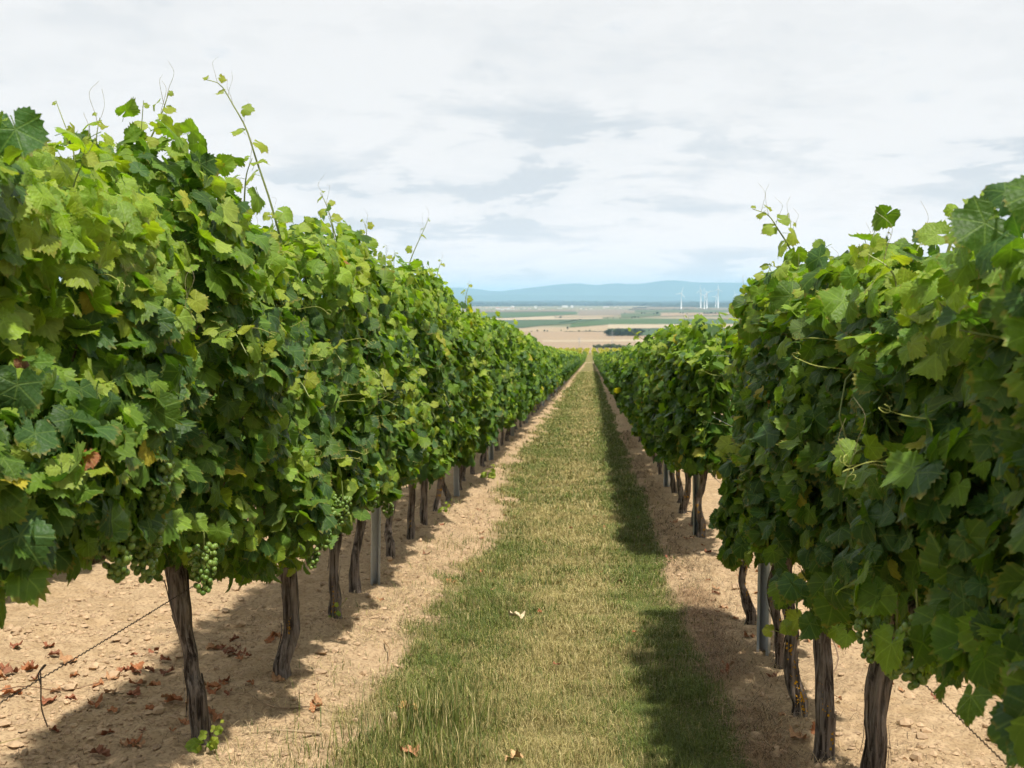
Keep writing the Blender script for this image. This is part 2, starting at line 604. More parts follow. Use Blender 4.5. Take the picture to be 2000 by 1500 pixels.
def clump_quads(cen, rad3, n, size, seed, shell=.55):
    """leafy facets through an ellipsoid volume; returns V, T"""
    g = np.random.default_rng(seed)
    d = g.normal(size=(n, 3)); d /= np.linalg.norm(d, axis=1)[:, None]
    r = g.uniform(shell, 1.0, n)[:, None] * (1 + .25 * (g.random((n, 1)) - .5))
    c = np.asarray(cen) + d * r * np.asarray(rad3)
    nrm = d + g.normal(size=(n, 3)) * .6
    nrm /= np.linalg.norm(nrm, axis=1)[:, None]
    a = np.cross(nrm, g.normal(size=(n, 3))); a /= np.linalg.norm(a, axis=1)[:, None]
    b = np.cross(nrm, a)
    s = (size * g.uniform(.6, 1.3, n))[:, None]
    V = np.stack([c - a * s - b * s * .6, c + a * s - b * s * .4 + nrm * s * .2, c + a * s * .3 + b * s, c - a * s * .9 + b * s * .5 + nrm * s * .25], 1).reshape(-1, 3)
    k = np.arange(n)[:, None] * 4
    T = np.vstack([k + [0, 1, 2], k + [0, 2, 3]])
    return V, T


def build_far_trees():
    """unit-height trees, copied and scaled"""
    kinds = []
    bark = simple('tree_bark', (.09, .07, .05), .9, .1, .3, 2.0)
    for kind, col in ((0, (.030, .052, .022)), (1, (.075, .105, .040)), (2, (.040, .055, .025))):
        vs = []
        for v in range(3):
            g = np.random.default_rng(50 + kind * 7 + v)
            mb = MB()
            for q in range(5):
                c = np.array([g.normal() * .17, g.normal() * .17, .50 + g.random() * .28]) if q else np.array([0, 0, .52])
                rr = np.array([.26, .26, .24]) * g.uniform(.75, 1.15) * (1.25 if q == 0 else .9)
                V, T = clump_quads(c, rr, 70, .07, int(g.integers(1e6)))
                cc = np.array(col) * (1 + .35 * (g.random((len(V) // 4, 1)) - .3)).repeat(4, 0)
                mb.add(V, T, cc)
            crown = mb.mesh('tree_crown', M_TREE)
            mb = MB()
            mb.tube([(0, 0, -.02), (.01, 0, .2), (.02, .01, .45), (.02, .02, .62)], [.04, .032, .025, .012], 6)
            mb.tube([(.01, 0, .28), (.12, .04, .46), (.18, .05, .58)], [.02, .014, .006], 5)
            mb.tube([(.01, 0, .33), (-.10, -.05, .48), (-.17, -.06, .6)], [.02, .014, .006], 5)
            vs.append((crown, mb.mesh('tree_trunk', bark)))
        kinds.append(vs)
    return kinds


WOOD = [(31,2488,12.2,0),(34,2483,10.9,0),(36,2470,11.6,0),(40,2460,12.4,0),(44,2493,13.3,0),(46,2483,14.2,0),(50,2477,13.3,0),(52,2476,13.0,0),(57,2522,14.4,0),(59,2479,14.2,0),(62,2466,12.2,0),(66,2496,14.5,0),(70,2519,11.4,0),(71,2464,12.3,0),(76,2506,12.8,0),(78,2503,13.1,0),(81,2468,13.3,0),(84,2472,14.6,0),(89,2516,14.3,0),(91,2469,12.9,0),(95,2513,14.2,0),(98,2509,11.0,0)]
EDGE = [(6,1788,8.0,1),(9,1786,9.1,1),(13,1802,8.1,1),(17,1789,6.9,1),(20,1797,8.8,1),(24,1802,9.6,1),(28,1799,9.2,1),(32,1791,9.5,1),(36,1789,8.8,1),(41,1805,8.1,1),(45,1795,7.3,1),(49,1805,5.9,1),(52,1793,5.9,1),(57,1801,5.1,1),(-3,1787,2.9,1),(-21,1784,2.5,1),(-33,1792,2.9,1),(-41,1782,2.2,1)]
SINGLE = [(-115,4753,9.7,0),(-120,4778,7.0,0),(-56,2980,7.3,0),(-132,2785,3.0,2),(-119,2777,4.5,2),(-103,2778,5.2,2),(-97,2778,3.9,2),(-68,2834,3.5,2),(-28,2792,3.9,2),(-11,2793,4.1,2),(-3,2793,4.6,2),(165,6192,7.6,0),(152,4706,7.7,0),(166,4771,9.0,0),(178,4771,7.8,0),(291,5890,9.6,0),(313,5991,14.7,0),(248,6197,9.1,0),(258,6133,10.0,0),(365,5974,6.3,2),(436,6209,8.6,0),(454,6276,10.8,0),(453,6000,5.9,2),(510,5984,7.3,0),(539,6067,11.9,0),(562,6110,11.0,0),(579,6111,12.5,0),(599,6113,11.0,0),(616,6114,10.0,0),(44,4712,4.6,2),(61,4738,5.4,2),(82,4714,5.0,2),(107,4716,6.2,2),(96,2845,3.5,0),(113,2823,4.1,0),(130,2847,3.5,0),(147,2825,3.9,0),(162,2849,3.7,0),(177,2827,4.8,0),(192,2842,3.7,0),(278,2856,5.4,0),(287,2880,5.4,0)]
HEDGES = [ (-59,2776,-41,2778,1.8),(-38,2778,-27,2778,1.4),(-24,2779,33,2782,2.3),(-97,3822,-72,3997,2.8),(-72,3997,-37,4400,3.3),(255,8407,862,9091,6.2),(318,9810,435,10040,10.4),(554,6152,640,6222,6.3) ]
TREEKINDS = build_far_trees()


def put_trees():
    g = random.Random(5)
    sets = ((WOOD, 'dark leafy tree in the dense grove at the edge of the pale field', 'trees of the dark grove', 1.0),
            (EDGE, 'grey green tree in the belt just beyond the yellow vineyard', 'trees beyond the yellow vineyard', 1.15),
            (SINGLE, 'small dark tree or bush standing out in the far fields', 'scattered trees of the plain', 1.0))
    own = {0: 'round dark tree on the tan stripe left of centre', 2: 'dark tree at the near tip of the green wedge above the pale field', 3: 'leftmost tiny bush on the far edge of the pale field',
           4: 'second small bush on the far edge of the pale field', 5: 'left one of the twin bushes on the pale field edge', 6: 'right one of the twin bushes on the pale field edge',
           7: 'lone small bush on the pale field edge below the green wedge', 8: 'left small bush on the hedge line left of the grove', 9: 'middle small bush on the hedge line left of the grove',
           10: 'right small bush on the hedge line left of the grove', 16: 'tallest dark tree in the far fields left of the turbines', 20: 'small tree below the leftmost wind turbine'}
    for lst, lab0, grp, wide in sets:
        for i, (x, y, h, k) in enumerate(lst):
            lab = lab0
            if lst is SINGLE:
                if i in own: lab = own[i]
                elif y < 2900: lab, grp = 'small dark tree in the green strip right of the grove', 'trees in the green strip'
                elif y < 4850: lab, grp = 'small dark bush along the tan and green field border in the middle', 'bushes on the middle field border'
                elif x > 480: lab, grp = 'dark tree of the clump round the farm buildings', 'trees round the farm'
                else: lab, grp = 'tiny dark tree out in the farthest tan fields', 'scattered trees of the far plain'
            cr, tr = TREEKINDS[k][i % 3]
            zg = -70.0
            t = link('tree', None, None, (x, y, zg))
            w = h * wide * g.uniform(.9, 1.25) * (1.5 if lst is WOOD else 1.0)
            t.scale = (w, w, h); t.rotation_euler = (0, 0, g.uniform(0, 6.28))
            tag(t, lab, 'tree', grp)
            link('crown', cr, t); link('trunk', tr, t)


put_trees()


def build_hedges():
    lab = ['thin dark hedge along the far edge of the large pale field, left piece', 'short dark hedge along the far edge of the large pale field, middle piece',
           'long dark hedge running from the pale field edge to the grove', 'dark hedge strip slanting between green fields, left half',
           'dark hedge strip slanting between green fields, right half', 'long low hedgerow in front of the wind turbines',
           'low hedgerow left of the wind turbines', 'dark hedge round the farmstead on the plain']
    for i, (x0, y0, x1, y1, h) in enumerate(HEDGES):
        n = max(6, int(math.hypot(x1 - x0, y1 - y0) / (h * 1.3)))
        n = min(n, 60)
        mb = MB()
        g = np.random.default_rng(300 + i)
        for q in range(n):
            f = q / (n - 1)
            hh = h * g.uniform(.6, 1.1)
            wlen = max(hh * .8, math.hypot(x1 - x0, y1 - y0) / n * .7)
            V, T = clump_quads((0, 0, hh * .5), (wlen, wlen, hh * .5), 26, hh * .28, int(g.integers(1e6)))
            V = V + [(x1 - x0) * (f - .5), (y1 - y0) * (f - .5), 0]
            cc = np.array((.034, .052, .024)) * (1 + .4 * (g.random((len(V) // 4, 1)) - .4)).repeat(4, 0)
            mb.add(V, T, cc)
        o = link('hedge', mb.mesh('hedge', M_TREE), None, ((x0 + x1) / 2, (y0 + y1) / 2, -70 + .3))
        tag(o, lab[i], 'hedge', 'hedges on the plain')


build_hedges()


def build_forest():
    """wooded belts far out on the plain: read as one mass"""
    g = np.random.default_rng(77)
    mb = MB()
    for y0, x0, x1, h in ((11500, 420, 4800, 15), (12600, 900, 5200, 17), (13300, -5000, -150, 13), (13900, -200, 5600, 20), (15400, -6000, 6500, 22), (17800, -7000, 7600, 24), (21000, -9000, 9500, 26), (25000, -11000, 12000, 28)):
        xs = np.arange(x0, x1, 34.)
        top = 1.7 * h * (.55 + .6 * vn(xs / 300, xs * 0 + y0, 4) + .3 * (g.random(len(xs)) - .5))
        top *= sstep(xs, x0, x0 + 300) * (1 - sstep(xs, x1 - 300, x1))
        n = len(xs)
        rows = [(0, 0.0), (25, .75), (70, 1.0), (400, 1.0), (500, 0)]
        V = np.concatenate([np.stack([xs, np.full(n, y0 + dy) + g.normal(size=n) * 10, -70 + top * f * (1 + .15 * (g.random(n) - .5))], -1) for dy, f in rows])
        i = np.arange(len(rows) - 1)[:, None] * n; j = np.arange(n - 1)[None, :]
        Q = np.stack([i + j, i + j + 1, i + n + j + 1, i + n + j], -1).reshape(-1, 4)
        mb.add(V, Q, (.016, .034, .022))
    o = link('distant_forest', mb.mesh('distant_forest', M_TREE))
    tag(o, 'blue green belt of distant woodland at the foot of the hills', 'forest', kind='stuff')


build_forest()

TOWN = [ (-241,11504,49,17),(-170,11143,20,19),(-458,10337,17,19),(-248,9885,32,6),(-254,8296,17,4),(-733,11703,29,14),(-690,9231,26,12),(-619,8684,28,9),(-636,9333,27,9),(-590,8999,22,11),(-570,9094,22,10),(-525,8778,14,7),(-532,9241,11,7),(-508,9545,16,7),(-862,10312,17,8),(-804,10019,16,7),(-455,9246,15,6),(-370,9013,15,6),(-359,9452,12,6),(-76,9469,15,6),(-38,9472,15,6),(-3,9474,15,5),(138,11758,58,9),(210,11028,18,7),(746,12819,31,7),(1193,16099,33,10),(606,6134,10,5),(625,6178,10,4),(102,10077,16,7),(226,9805,16,6) ]


def build_town():
    g = random.Random(9)
    walls = [simple('render_wall_%d' % i, c, .8, .2, .05, .05) for i, c in enumerate(((.80, .79, .76), (.74, .72, .68), (.66, .60, .54)))]
    roofs = [simple('roof_%d' % i, c, .85, .2, .1, .05) for i, c in enumerate(((.33, .16, .11), (.30, .28, .28), (.62, .62, .62)))]
    glass = simple('dark_glazing', (.05, .06, .07), .2, .5, .05, 1.0)
    special = {0: ('long white factory hall, widest building of the far town', 'warehouse'), 1: ('tall white block right of the long factory hall', 'building'),
               2: ('slim white tower block standing alone in the far town', 'tower'), 22: ('long pale hall at the right end of the far town', 'warehouse'),
               24: ('pale low hall at the pinkish field left of the turbines', 'warehouse'), 25: ('pale building in the woods before the turbines', 'building')}
    for i, (x, y, w, h) in enumerate(TOWN):
        t = link('building', None, None, (x, y, -70))
        t.rotation_euler = (0, 0, g.uniform(-.3, .3))
        d = min(w * .7, 22)
        flat = i in (0, 1, 2, 22, 24)
        hw = h if flat else h * .62
        mb = MB(); mb.box((0, 0, hw / 2), (w, d, hw))
        link('wall', mb.mesh('wall', walls[i % 3 if i > 8 else 0]), t)
        mb = MB()
        if flat:
            mb.box((0, 0, hw + .35), (w + .8, d + .8, .7))
            link('roof', mb.mesh('roof', roofs[2]), t)
        else:
            a, b = w / 2 + .5, d / 2 + .5
            V = [(-a, -b, hw), (a, -b, hw), (a, b, hw), (-a, b, hw), (-a, 0, h), (a, 0, h)]
            mb.add(V, [[0, 1, 5], [0, 5, 4], [2, 3, 4], [2, 4, 5], [1, 2, 5], [3, 0, 4], [0, 3, 2], [0, 2, 1]])
            link('roof', mb.mesh('roof', roofs[i % 2]), t)
        for q in range(3):
            mb = MB(); mb.box(((q - 1) * w * .3, -d / 2 - .06, hw * .55), (w * .12, .1, hw * .25))
            link('window', mb.mesh('window', glass), t)
        if i in special:
            tag(t, *special[i])
        elif i in (26, 27):
            tag(t, 'pale farm building among dark hedges on the plain', 'farm building', 'farm buildings right of centre')
        elif x < -480:
            tag(t, 'small pale house in the left cluster of the far town', 'house', 'houses of the left town cluster')
        else:
            tag(t, 'small pale house scattered along the far town edge', 'house', 'scattered far houses')


build_town()


def build_turbines():
    white = simple('turbine_white', (.82, .83, .84), .4, .4, .03, .1)
    spots = [(628, 8851, 114, 20, 'leftmost wind turbine, standing alone'), (926, 10740, 149, -5, 'tall wind turbine, left one of the group of three'),
             (853, 9580, 102, 50, 'shorter wind turbine in the middle of the group of three'), (896, 9847, 125, 75, 'wind turbine, right one of the group of three'),
             (1121, 11441, 95, 35, 'short wind turbine just left of the tallest right hand turbine'), (1107, 11085, 161, 5, 'tall wind turbine with raised blades, right hand pair'),
             (1386, 12243, 121, 95, 'rightmost wind turbine, partly behind vine leaves')]
    for x, y, h, ang, lab in spots:
        t = link('wind_turbine', None, None, (x, y, -70))
        t.rotation_euler = (0, 0, rad(-20 + ang * .3))
        mb = MB(); mb.tube([(0, 0, 0), (0, 0, h * .5), (0, 0, h)], [h * .026, h * .021, h * .014], 14)
        link('tower', mb.mesh('tower', white, True), t)
        mb = MB(); mb.box((0, h * .02, h + h * .012), (h * .032, h * .1, h * .032))
        link('nacelle', mb.mesh('nacelle', white), t)
        mb = MB(); mb.tube([(0, -h * .03, h + h * .012), (0, -h * .045, h + h * .012), (0, -h * .055, h + h * .012)], [h * .018, h * .015, h * .004], 10)
        link('hub', mb.mesh('hub', white, True), t)
        Lb = 46.0
        for k in range(3):
            a = rad(ang + k * 120)
            dx, dz = math.sin(a), math.cos(a)
            mb = MB()
            V = []
            for f, w in ((.02, .9), (.2, 1.9), (.6, 1.2), (1.0, .3)):
                cx, cz = dx * f * Lb, dz * f * Lb
                for s, yy in ((-1, 0), (0, -.5), (1, 0), (0, .5)):
                    V.append((cx + dz * w * s, -h * .045 + yy * w, h * 1.012 + cz - dx * w * s))
            Q = []
            for r in range(3):
                for q in range(4):
                    Q.append([r * 4 + q, r * 4 + (q + 1) % 4, r * 4 + 4 + (q + 1) % 4, r * 4 + 4 + q])
            Q.append([12, 13, 14, 15])
            mb.add(V, Q)
            link('blade', mb.mesh('blade', white), t)
        tag(t, lab, 'wind turbine', 'wind turbines on the plain')


build_turbines()


def build_pylons():
    steel = simple('pylon_steel', (.30, .31, .32), .6, .4, .05, .2)
    for (x, y, h, lab) in ((33, 1978, 23.5, 'grey lattice power pylon in front of the dark grove'), (-17.6, 1831, 17.0, 'smaller faint lattice pylon on the pale field left of the trees')):
        t = link('power_pylon', None, None, (x, y, -70))
        b = h * .10
        mb = MB()
        for sx in (-1, 1):
            for sy in (-1, 1):
                mb.tube([(sx * b, sy * b, 0), (sx * b * .35, sy * b * .35, h * .6), (sx * .15, sy * .15, h)], .10, 4)
        lv = np.linspace(0, .95, 9)
        wd = lambda f: b * (1 - f / .6 * .65) if f < .6 else b * .35 + (.15 - b * .35) * (f - .6) / .4
        for f0, f1 in zip(lv[:-1], lv[1:]):
            for s in (-1, 1):
                mb.tube([(-wd(f0), s * wd(f0), f0 * h), (wd(f1), s * wd(f1), f1 * h)], .05, 3)
                mb.tube([(wd(f0), s * wd(f0), f0 * h), (-wd(f1), s * wd(f1), f1 * h)], .05, 3)
        link('mast', mb.mesh('mast', steel), t)
        for f, w in ((.68, .16), (.82, .13)):
            mb = MB()
            for s in (-1, 1):
                mb.tube([(0, 0, f * h + .5), (s * w * h, 0, f * h)], .09, 4)
                mb.tube([(0, 0, f * h - .5), (s * w * h, 0, f * h)], .09, 4)
                mb.tube([(s * w * h, 0, f * h), (s * w * h, 0, f * h - 1.2)], .07, 4)
            link('crossarm', mb.mesh('crossarm', steel), t)
        tag(t, lab, 'pylon')


build_pylons()


def build_far_vineyard():
    """yellowing vineyard block beyond the cross track, seen as a mass"""
    g = np.random.default_rng(12)
    mb = MB()
    mid = (ROW_L + ROW_R) / 2
    for r in range(-14, 15):
        x0 = mid + (r + .5) * 2.29
        n = 1500 if abs(r) < 7 else 500
        y = 238 + 212 * g.random(n) ** .8
        z = prof(y) + .35 + 1.35 * g.random(n) ** .8
        x = x0 + g.normal(size=n) * .22
        nn = g.normal(size=(n, 3)) + [0, -.3, .7]; nn /= np.linalg.norm(nn, axis=1)[:, None]
        a = np.cross(nn, g.normal(size=(n, 3))); a /= np.linalg.norm(a, axis=1)[:, None]
        b = np.cross(nn, a)
        s = g.uniform(.10, .24, n)[:, None] * (1 + (y[:, None] - 238) / 300)
        c = np.stack([x, y, z], -1)
        V = np.stack([c - a * s, c - b * s, c + a * s, c + b * s], 1).reshape(-1, 3)
        k = np.arange(n)[:, None] * 4
        T = np.vstack([k + [0, 1, 2], k + [0, 2, 3]])
        f = np.clip(sstep(y, 255, 330) * .75 + (vn(x * .2, y * .05, 31) - .5) * .5, 0, 1)[:, None]
        cc = (1 - f) * np.array([.10, .16, .035]) + f * np.array([.42, .36, .055])
        mb.add(V, T, cc.repeat(4, 0))
    o = link('far_vineyard', mb.mesh('far_vineyard', M_LEAF))
    tag(o, 'yellowish vineyard block beyond the cross track at the end of the rows', 'vineyard', kind='stuff')


build_far_vineyard()


def build_haze():
    t = NT('air')
    t.t.nodes.remove(t.out)
    t.out = t.n('ShaderNodeOutputMaterial')
    v = t.n('ShaderNodeVolumePrincipled')
    v.inputs['Color'].default_value = (.46, .735, 1.0, 1)
    v.inputs['Density'].default_value = HAZE_D
    v.inputs['Anisotropy'].default_value = 0.0
    for key in ('Density Attribute', 'Color Attribute', 'Temperature Attribute'):
        v.inputs[key].default_value = ''
    t.m.cycles.homogeneous_volume = True
    t.t.links.new(v.outputs[0], t.out.inputs['Volume'])
    mb = MB(); mb.box((0, 0, 0), (120000, 120000, 636))
    o = link('haze', mb.mesh('haze', t.m), None, (0, 15000, -72 + 318))
    tag(o, 'thin blue summer haze over the plain', 'haze', kind='stuff')


HAZE_D = 3.9e-5
build_haze()

# ------------------------------------------------------------------ vine leaves
LOBE_A = np.array([0, 13, 28, 40, 54, 70, 84, 98, 112, 130, 150, 170])
LOBE_R = np.array([.98, .92, .79, .85, .90, .81, .70, .74, .75, .68, .60, .46])


def leaf_geo(lod, seed):
    """a grape leaf, petiole joint at the origin, tip along +y, upper face +z; unit = joint to tip"""
    g = np.random.default_rng(900 + seed)
    depth = g.uniform(.5, 1.9)
    mean = .80
    R = mean + (LOBE_R - mean) * np.where(LOBE_R < mean, depth, .9)
    fold = g.uniform(-.34, .20); curl = g.uniform(-.10, .48); wave = g.uniform(.08, .27); ph = g.uniform(0, 6.28)
    cup = g.uniform(-.42, .32); twist = g.uniform(-.25, .25)

    def shape(x, y):
        r2 = x * x + y * y
        th = np.arctan2(x, y)
        z = fold * np.abs(x) ** 1.2 + cup * r2 * .6 - curl * np.maximum(y, 0) ** 2 + wave * r2 * np.sin(3 * th + ph) + .05 * r2 * np.sin(7 * th + ph * 2) + twist * x * y
        return z
    nout = {0: 57, 1: 27, 2: 9, 3: 5}[lod]
    th = np.linspace(-169, 169, nout)
    r = np.interp(np.abs(th), LOBE_A, R) * g.uniform(.93, 1.07, nout)
    if lod == 0:
        r *= np.where(np.arange(nout) % 2 == 0, 1.045, .945)
    elif lod == 1:
        r *= np.where(np.arange(nout) % 2 == 0, 1.045, .92)
    a = np.radians(th)
    ox, oy = np.sin(a) * r, np.cos(a) * r
    X = [np.array([0.0])]; Y = [np.array([0.0])]
    T = []
    if lod == 0:
        idx = np.arange(0, nout, 2)
        X.append(ox[idx] * .55); Y.append(oy[idx] * .55)
        X.append(ox); Y.append(oy)
        ni = len(idx); b = 1 + ni
        for k in range(ni - 1):
            T.append((0, 2 + k, 1 + k))
            o0, o1, o2 = b + 2 * k, b + 2 * k + 1, b + 2 * k + 2
            T += [(1 + k, 2 + k, o1), (1 + k, o1, o0), (2 + k, o2, o1)]
    else:
        X.append(ox); Y.append(oy)
        for k in range(nout - 1):
            T.append((0, 2 + k, 1 + k))
    x = np.concatenate(X); y = np.concatenate(Y)
    z = shape(x, y)
    V = np.stack([x, y, z], -1); uv = np.stack([x, y], -1)
    T = np.array(T)[:, [0, 2, 1]]
    n = np.cross(V[T[:, 1]] - V[T[:, 0]], V[T[:, 2]] - V[T[:, 0]])
    if n[:, 2].sum() < 0:
        T = T[:, [0, 2, 1]]
    if lod == 0:
        bend = g.uniform(.15, .6)
        P = curve_pts([(0, .01, -.01), (0, -.28, -.10 - bend * .15), (g.uniform(-.15, .15), -.55, -.35 - bend * .4)], 4)
        pv, pt = tube_geo(P, [.022, .019, .019, .022], 3, False)
        T = np.vstack([T, pt + len(V)])
        V = np.vstack([V, pv]); uv = np.vstack([uv, np.tile([[0.0, -.3]], (len(pv), 1))])
    return V, T, uv


NV = {0: 18, 1: 10, 2: 6, 3: 5}
LEAF = {l: [leaf_geo(l, s + 40 * l) for s in range(NV[l])] for l in NV}
LEAF_ME = []
for _v, (_V, _T, _uv) in enumerate(LEAF[0]):
    LEAF_ME.append(mesh_np('vine_leaf', _V, _T, M_LEAF0, np.ones((len(_V), 3)), _uv, True))

C_DARK = np.array([(.050, .104, .014), (.040, .090, .017), (.064, .122, .013), (.044, .100, .022)])
C_MID = np.array([(.104, .182, .018), (.126, .203, .019), (.088, .166, .022)])
C_YOUNG = np.array([(.192, .282, .026), (.158, .252, .028), (.240, .312, .045), (.215, .272, .024)])
C_YELL = np.array([(.36, .31, .035), (.30, .30, .04)])
C_DEAD = np.array([(.23, .085, .030), (.30, .13, .05), (.19, .075, .035)])


def basis(n, t):
    """orthonormal leaf frames from wanted normals and tip directions, as (k,3,3) with columns x,y,z"""
    n = n / (np.linalg.norm(n, axis=1)[:, None] + 1e-9)
    t = t - n * (t * n).sum(1)[:, None]
    t = t / (np.linalg.norm(t, axis=1)[:, None] + 1e-9)
    x = np.cross(t, n)
    return np.stack([x, t, n], -1)


def join_leaves(name, pos, B, s, col, lod, mat):
    Vs, Ts, Us, Cs, off = [], [], [], [], 0
    var = rng.integers(0, NV[lod], len(pos))
    for v in range(NV[lod]):
        k = np.where(var == v)[0]
        if not len(k):
            continue
        V, T, uv = LEAF[lod][v]
        W = np.einsum('kij,vj->kvi', B[k], V) * s[k][:, None, None] + pos[k][:, None, :]
        Vs.append(W.reshape(-1, 3))
        Ts.append((T[None] + (np.arange(len(k)) * len(V))[:, None, None]).reshape(-1, 3) + off)
        Us.append(np.tile(uv, (len(k), 1)))
        Cs.append(np.repeat(col[k], len(V), 0))
        off += len(k) * len(V)
    return mesh_np(name, np.vstack(Vs), np.vstack(Ts), mat, np.vstack(Cs), np.vstack(Us), lod <= 1)


TOP_L = np.array([(0, 1.9), (2.6, 1.93), (3.08, 1.95), (3.4, 1.98), (3.64, 1.96), (3.93, 2.03), (4.15, 2.10), (4.4, 2.06), (4.8, 1.93), (5.2, 1.98), (5.8, 2.06), (6.4, 2.06), (6.9, 2.06), (7.8, 1.95),
                  (8.6, 1.95), (9.7, 2.05), (10.9, 1.97), (11.7, 1.80), (13.4, 1.90), (14.2, 1.83), (18, 1.86), (23, 1.74), (34, 1.62), (64, 1.50), (240, 1.30)])
BOT_L = np.array([(0, 1.1), (2.3, 1.06), (2.9, 1.0), (3.5, .92), (4.0, .80), (4.5, .67), (5, .66), (7, .60), (12, .58), (20, .5), (240, .48)])
TOP_R = np.array([(0, 1.5), (1.9, 1.55), (2.4, 1.60), (2.75, 1.66), (3.3, 1.64), (3.7, 1.66), (4.4, 1.60), (5, 1.75), (5.4, 1.76), (5.9, 1.64), (6.9, 1.64), (7.4, 1.64), (8.45, 1.60), (9.6, 1.60), (11.6, 1.68),
                  (15, 1.60), (23, 1.52), (33, 1.42), (64, 1.34), (240, 1.25)])
BOT_R = np.array([(0, 1.05), (1.8, 1.03), (2.2, .96), (2.7, .90), (3.2, .82), (3.9, .73), (5, .66), (6.5, .61), (7, .57), (8.6, .66), (10.5, .68), (12, .62), (15, .55), (240, .46)])


def canopy(row, y):
    T, Bt = (TOP_L, BOT_L) if row < 0 else (TOP_R, BOT_R)
    top = np.interp(y, T[:, 0], T[:, 1]) + (vn(y * 2.6, y * 0 + row, 41) - .5) * .18 + (vn(y * 1.1, y * 0 + row, 44) - .5) * .14
    bot = np.interp(y, Bt[:, 0], Bt[:, 1]) + (vn(y * 2.2, y * 0 + row, 42) - .5) * .22
    return top, bot


def gen_leaves(x0, row, y0, y1, dens, grow=1.0, ends=(False, False)):
    """leaf frames for the stretch y0..y1 of a row; aisle = side facing the grass path"""
    aisle = -np.sign(row)
    w = y1 - y0
    out = []
    for part, per_m in (('aisle', 740), ('outer', 250), ('top', 250), ('core', 170), ('low', 120)):
        n = max(3, int(per_m * w * dens))
        y = rng.uniform(y0, y1, n)
        top, bot = canopy(row, y)
        val = np.abs(2 * (y - (y0 + y1) / 2) / w) ** 3 if y0 < 45 else np.zeros(n)      # each vine bushes out, with a dip to its neighbour
        top = top - .13 * val + .03
        bot = bot + .05 * val
        hgt = top - bot
        if part == 'top':
            z = top - np.abs(rng.normal(size=n)) * .10 + rng.uniform(-.02, .07, n) + .07 * (rng.random(n) < .12)
            u = rng.uniform(-1, 1, n)
            x = u * .21
            dep = rng.random(n) * .2
            nrm = np.stack([u * .5 + aisle * .15, np.full(n, -.12), np.full(n, .75)], -1) + rng.normal(size=(n, 3)) * .55
            tip = np.stack([u * 1.0, np.zeros(n), np.full(n, -.3)], -1) + rng.normal(size=(n, 3)) * .85
        elif part == 'low':
            z = bot + np.abs(rng.normal(size=n)) * .07 - rng.random(n) * .05
            u = rng.uniform(-1, 1, n)
            x = u * .24
            dep = rng.random(n) * .2
            nrm = np.stack([np.sign(u + aisle * .4) * .9, np.full(n, -.2), np.full(n, .25)], -1) + rng.normal(size=(n, 3)) * .45
            tip = np.stack([u * .2, np.zeros(n), np.full(n, -1.)], -1) + rng.normal(size=(n, 3)) * .3
        else:
            f = rng.random(n) if part != 'core' else rng.uniform(.1, .9, n)
            z = bot + .02 + f * (hgt - .06)
            wid = (.30 if row < 0 else .30 - (.15 if part == 'aisle' else .06) * (1 - .55 * sstep(y, 7.5, 9.5) - .45 * sstep(y, 11, 16))) * (1 - .42 * np.abs(f - .42) ** 1.5 * 1.6)
            side = aisle if part == 'aisle' else -aisle
            bul = (vn(y * 3.2, z * 3.2, 43 + int(side)) - .5) * .24 + (vn(y * 8, z * 8, 47) - .5) * .10
            if part == 'core':
                x = rng.uniform(-.16, .16, n); dep = np.full(n, .4)
                side = np.sign(x) + (x == 0)
            else:
                dep = rng.exponential(.055, n)
                x = side * np.maximum(wid * (1.04 - .30 * val) + bul - dep, .03)
            nrm = np.stack([side * np.full(n, 1.0), np.full(n, -.22), np.full(n, .70)], -1) + rng.normal(size=(n, 3)) * .58
            tip = np.stack([side * np.full(n, .30), np.zeros(n), np.full(n, -1.0)], -1) + rng.normal(size=(n, 3)) * .68
        if ends[0] or ends[1]:
            # taper where the row stops beside a gap
            e = np.zeros(n)
            if ends[1]: e = np.maximum(e, 1 - (y1 - y) / .35)
            if ends[0]: e = np.maximum(e, 1 - (y - y0) / .35)
            e = np.clip(e, 0, 1)
            x = x * (1 - .45 * e ** 2)
        s = (.034 + .046 * rng.random(n) ** 1.1) * grow
        rel = (z - bot) / hgt
        cl = vn(y * 4.5, z * 4.5, 51)
        pick = rng.random(n) * .5 + cl * .5 + sstep(rel, .6, 1.0) * .30 - np.clip(dep, 0, .3) * .8 - (.10 if row > 0 else .0)  # young leaves lighter on top; inner and right-row leaves also darkened for shade
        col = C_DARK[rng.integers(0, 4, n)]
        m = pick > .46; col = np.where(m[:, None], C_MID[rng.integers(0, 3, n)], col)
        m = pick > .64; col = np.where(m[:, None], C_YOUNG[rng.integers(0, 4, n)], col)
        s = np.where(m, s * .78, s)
        q = rng.random(n)
        m = q < .008; col = np.where(m[:, None], C_YELL[rng.integers(0, 2, n)], col)
        m = (q > .996) & (part == 'aisle'); col = np.where(m[:, None], C_DEAD[rng.integers(0, 3, n)], col); s = np.where(m, s * .6, s)
        col = col * rng.uniform(.85, 1.18, (n, 1))
        pos = np.stack([x0 + x, y, prof(y) + z], -1)
        vis = {'aisle': 0.0, 'top': .04, 'outer': 9, 'core': 9, 'low': .02}[part] + dep
        if part == 'low':
            vis = vis + np.where(x * aisle > -.05, 0, 5)
        out.append((pos, basis(nrm, tip), s, col, vis))
    return [np.concatenate([o[i] for o in out]) for i in range(5)]


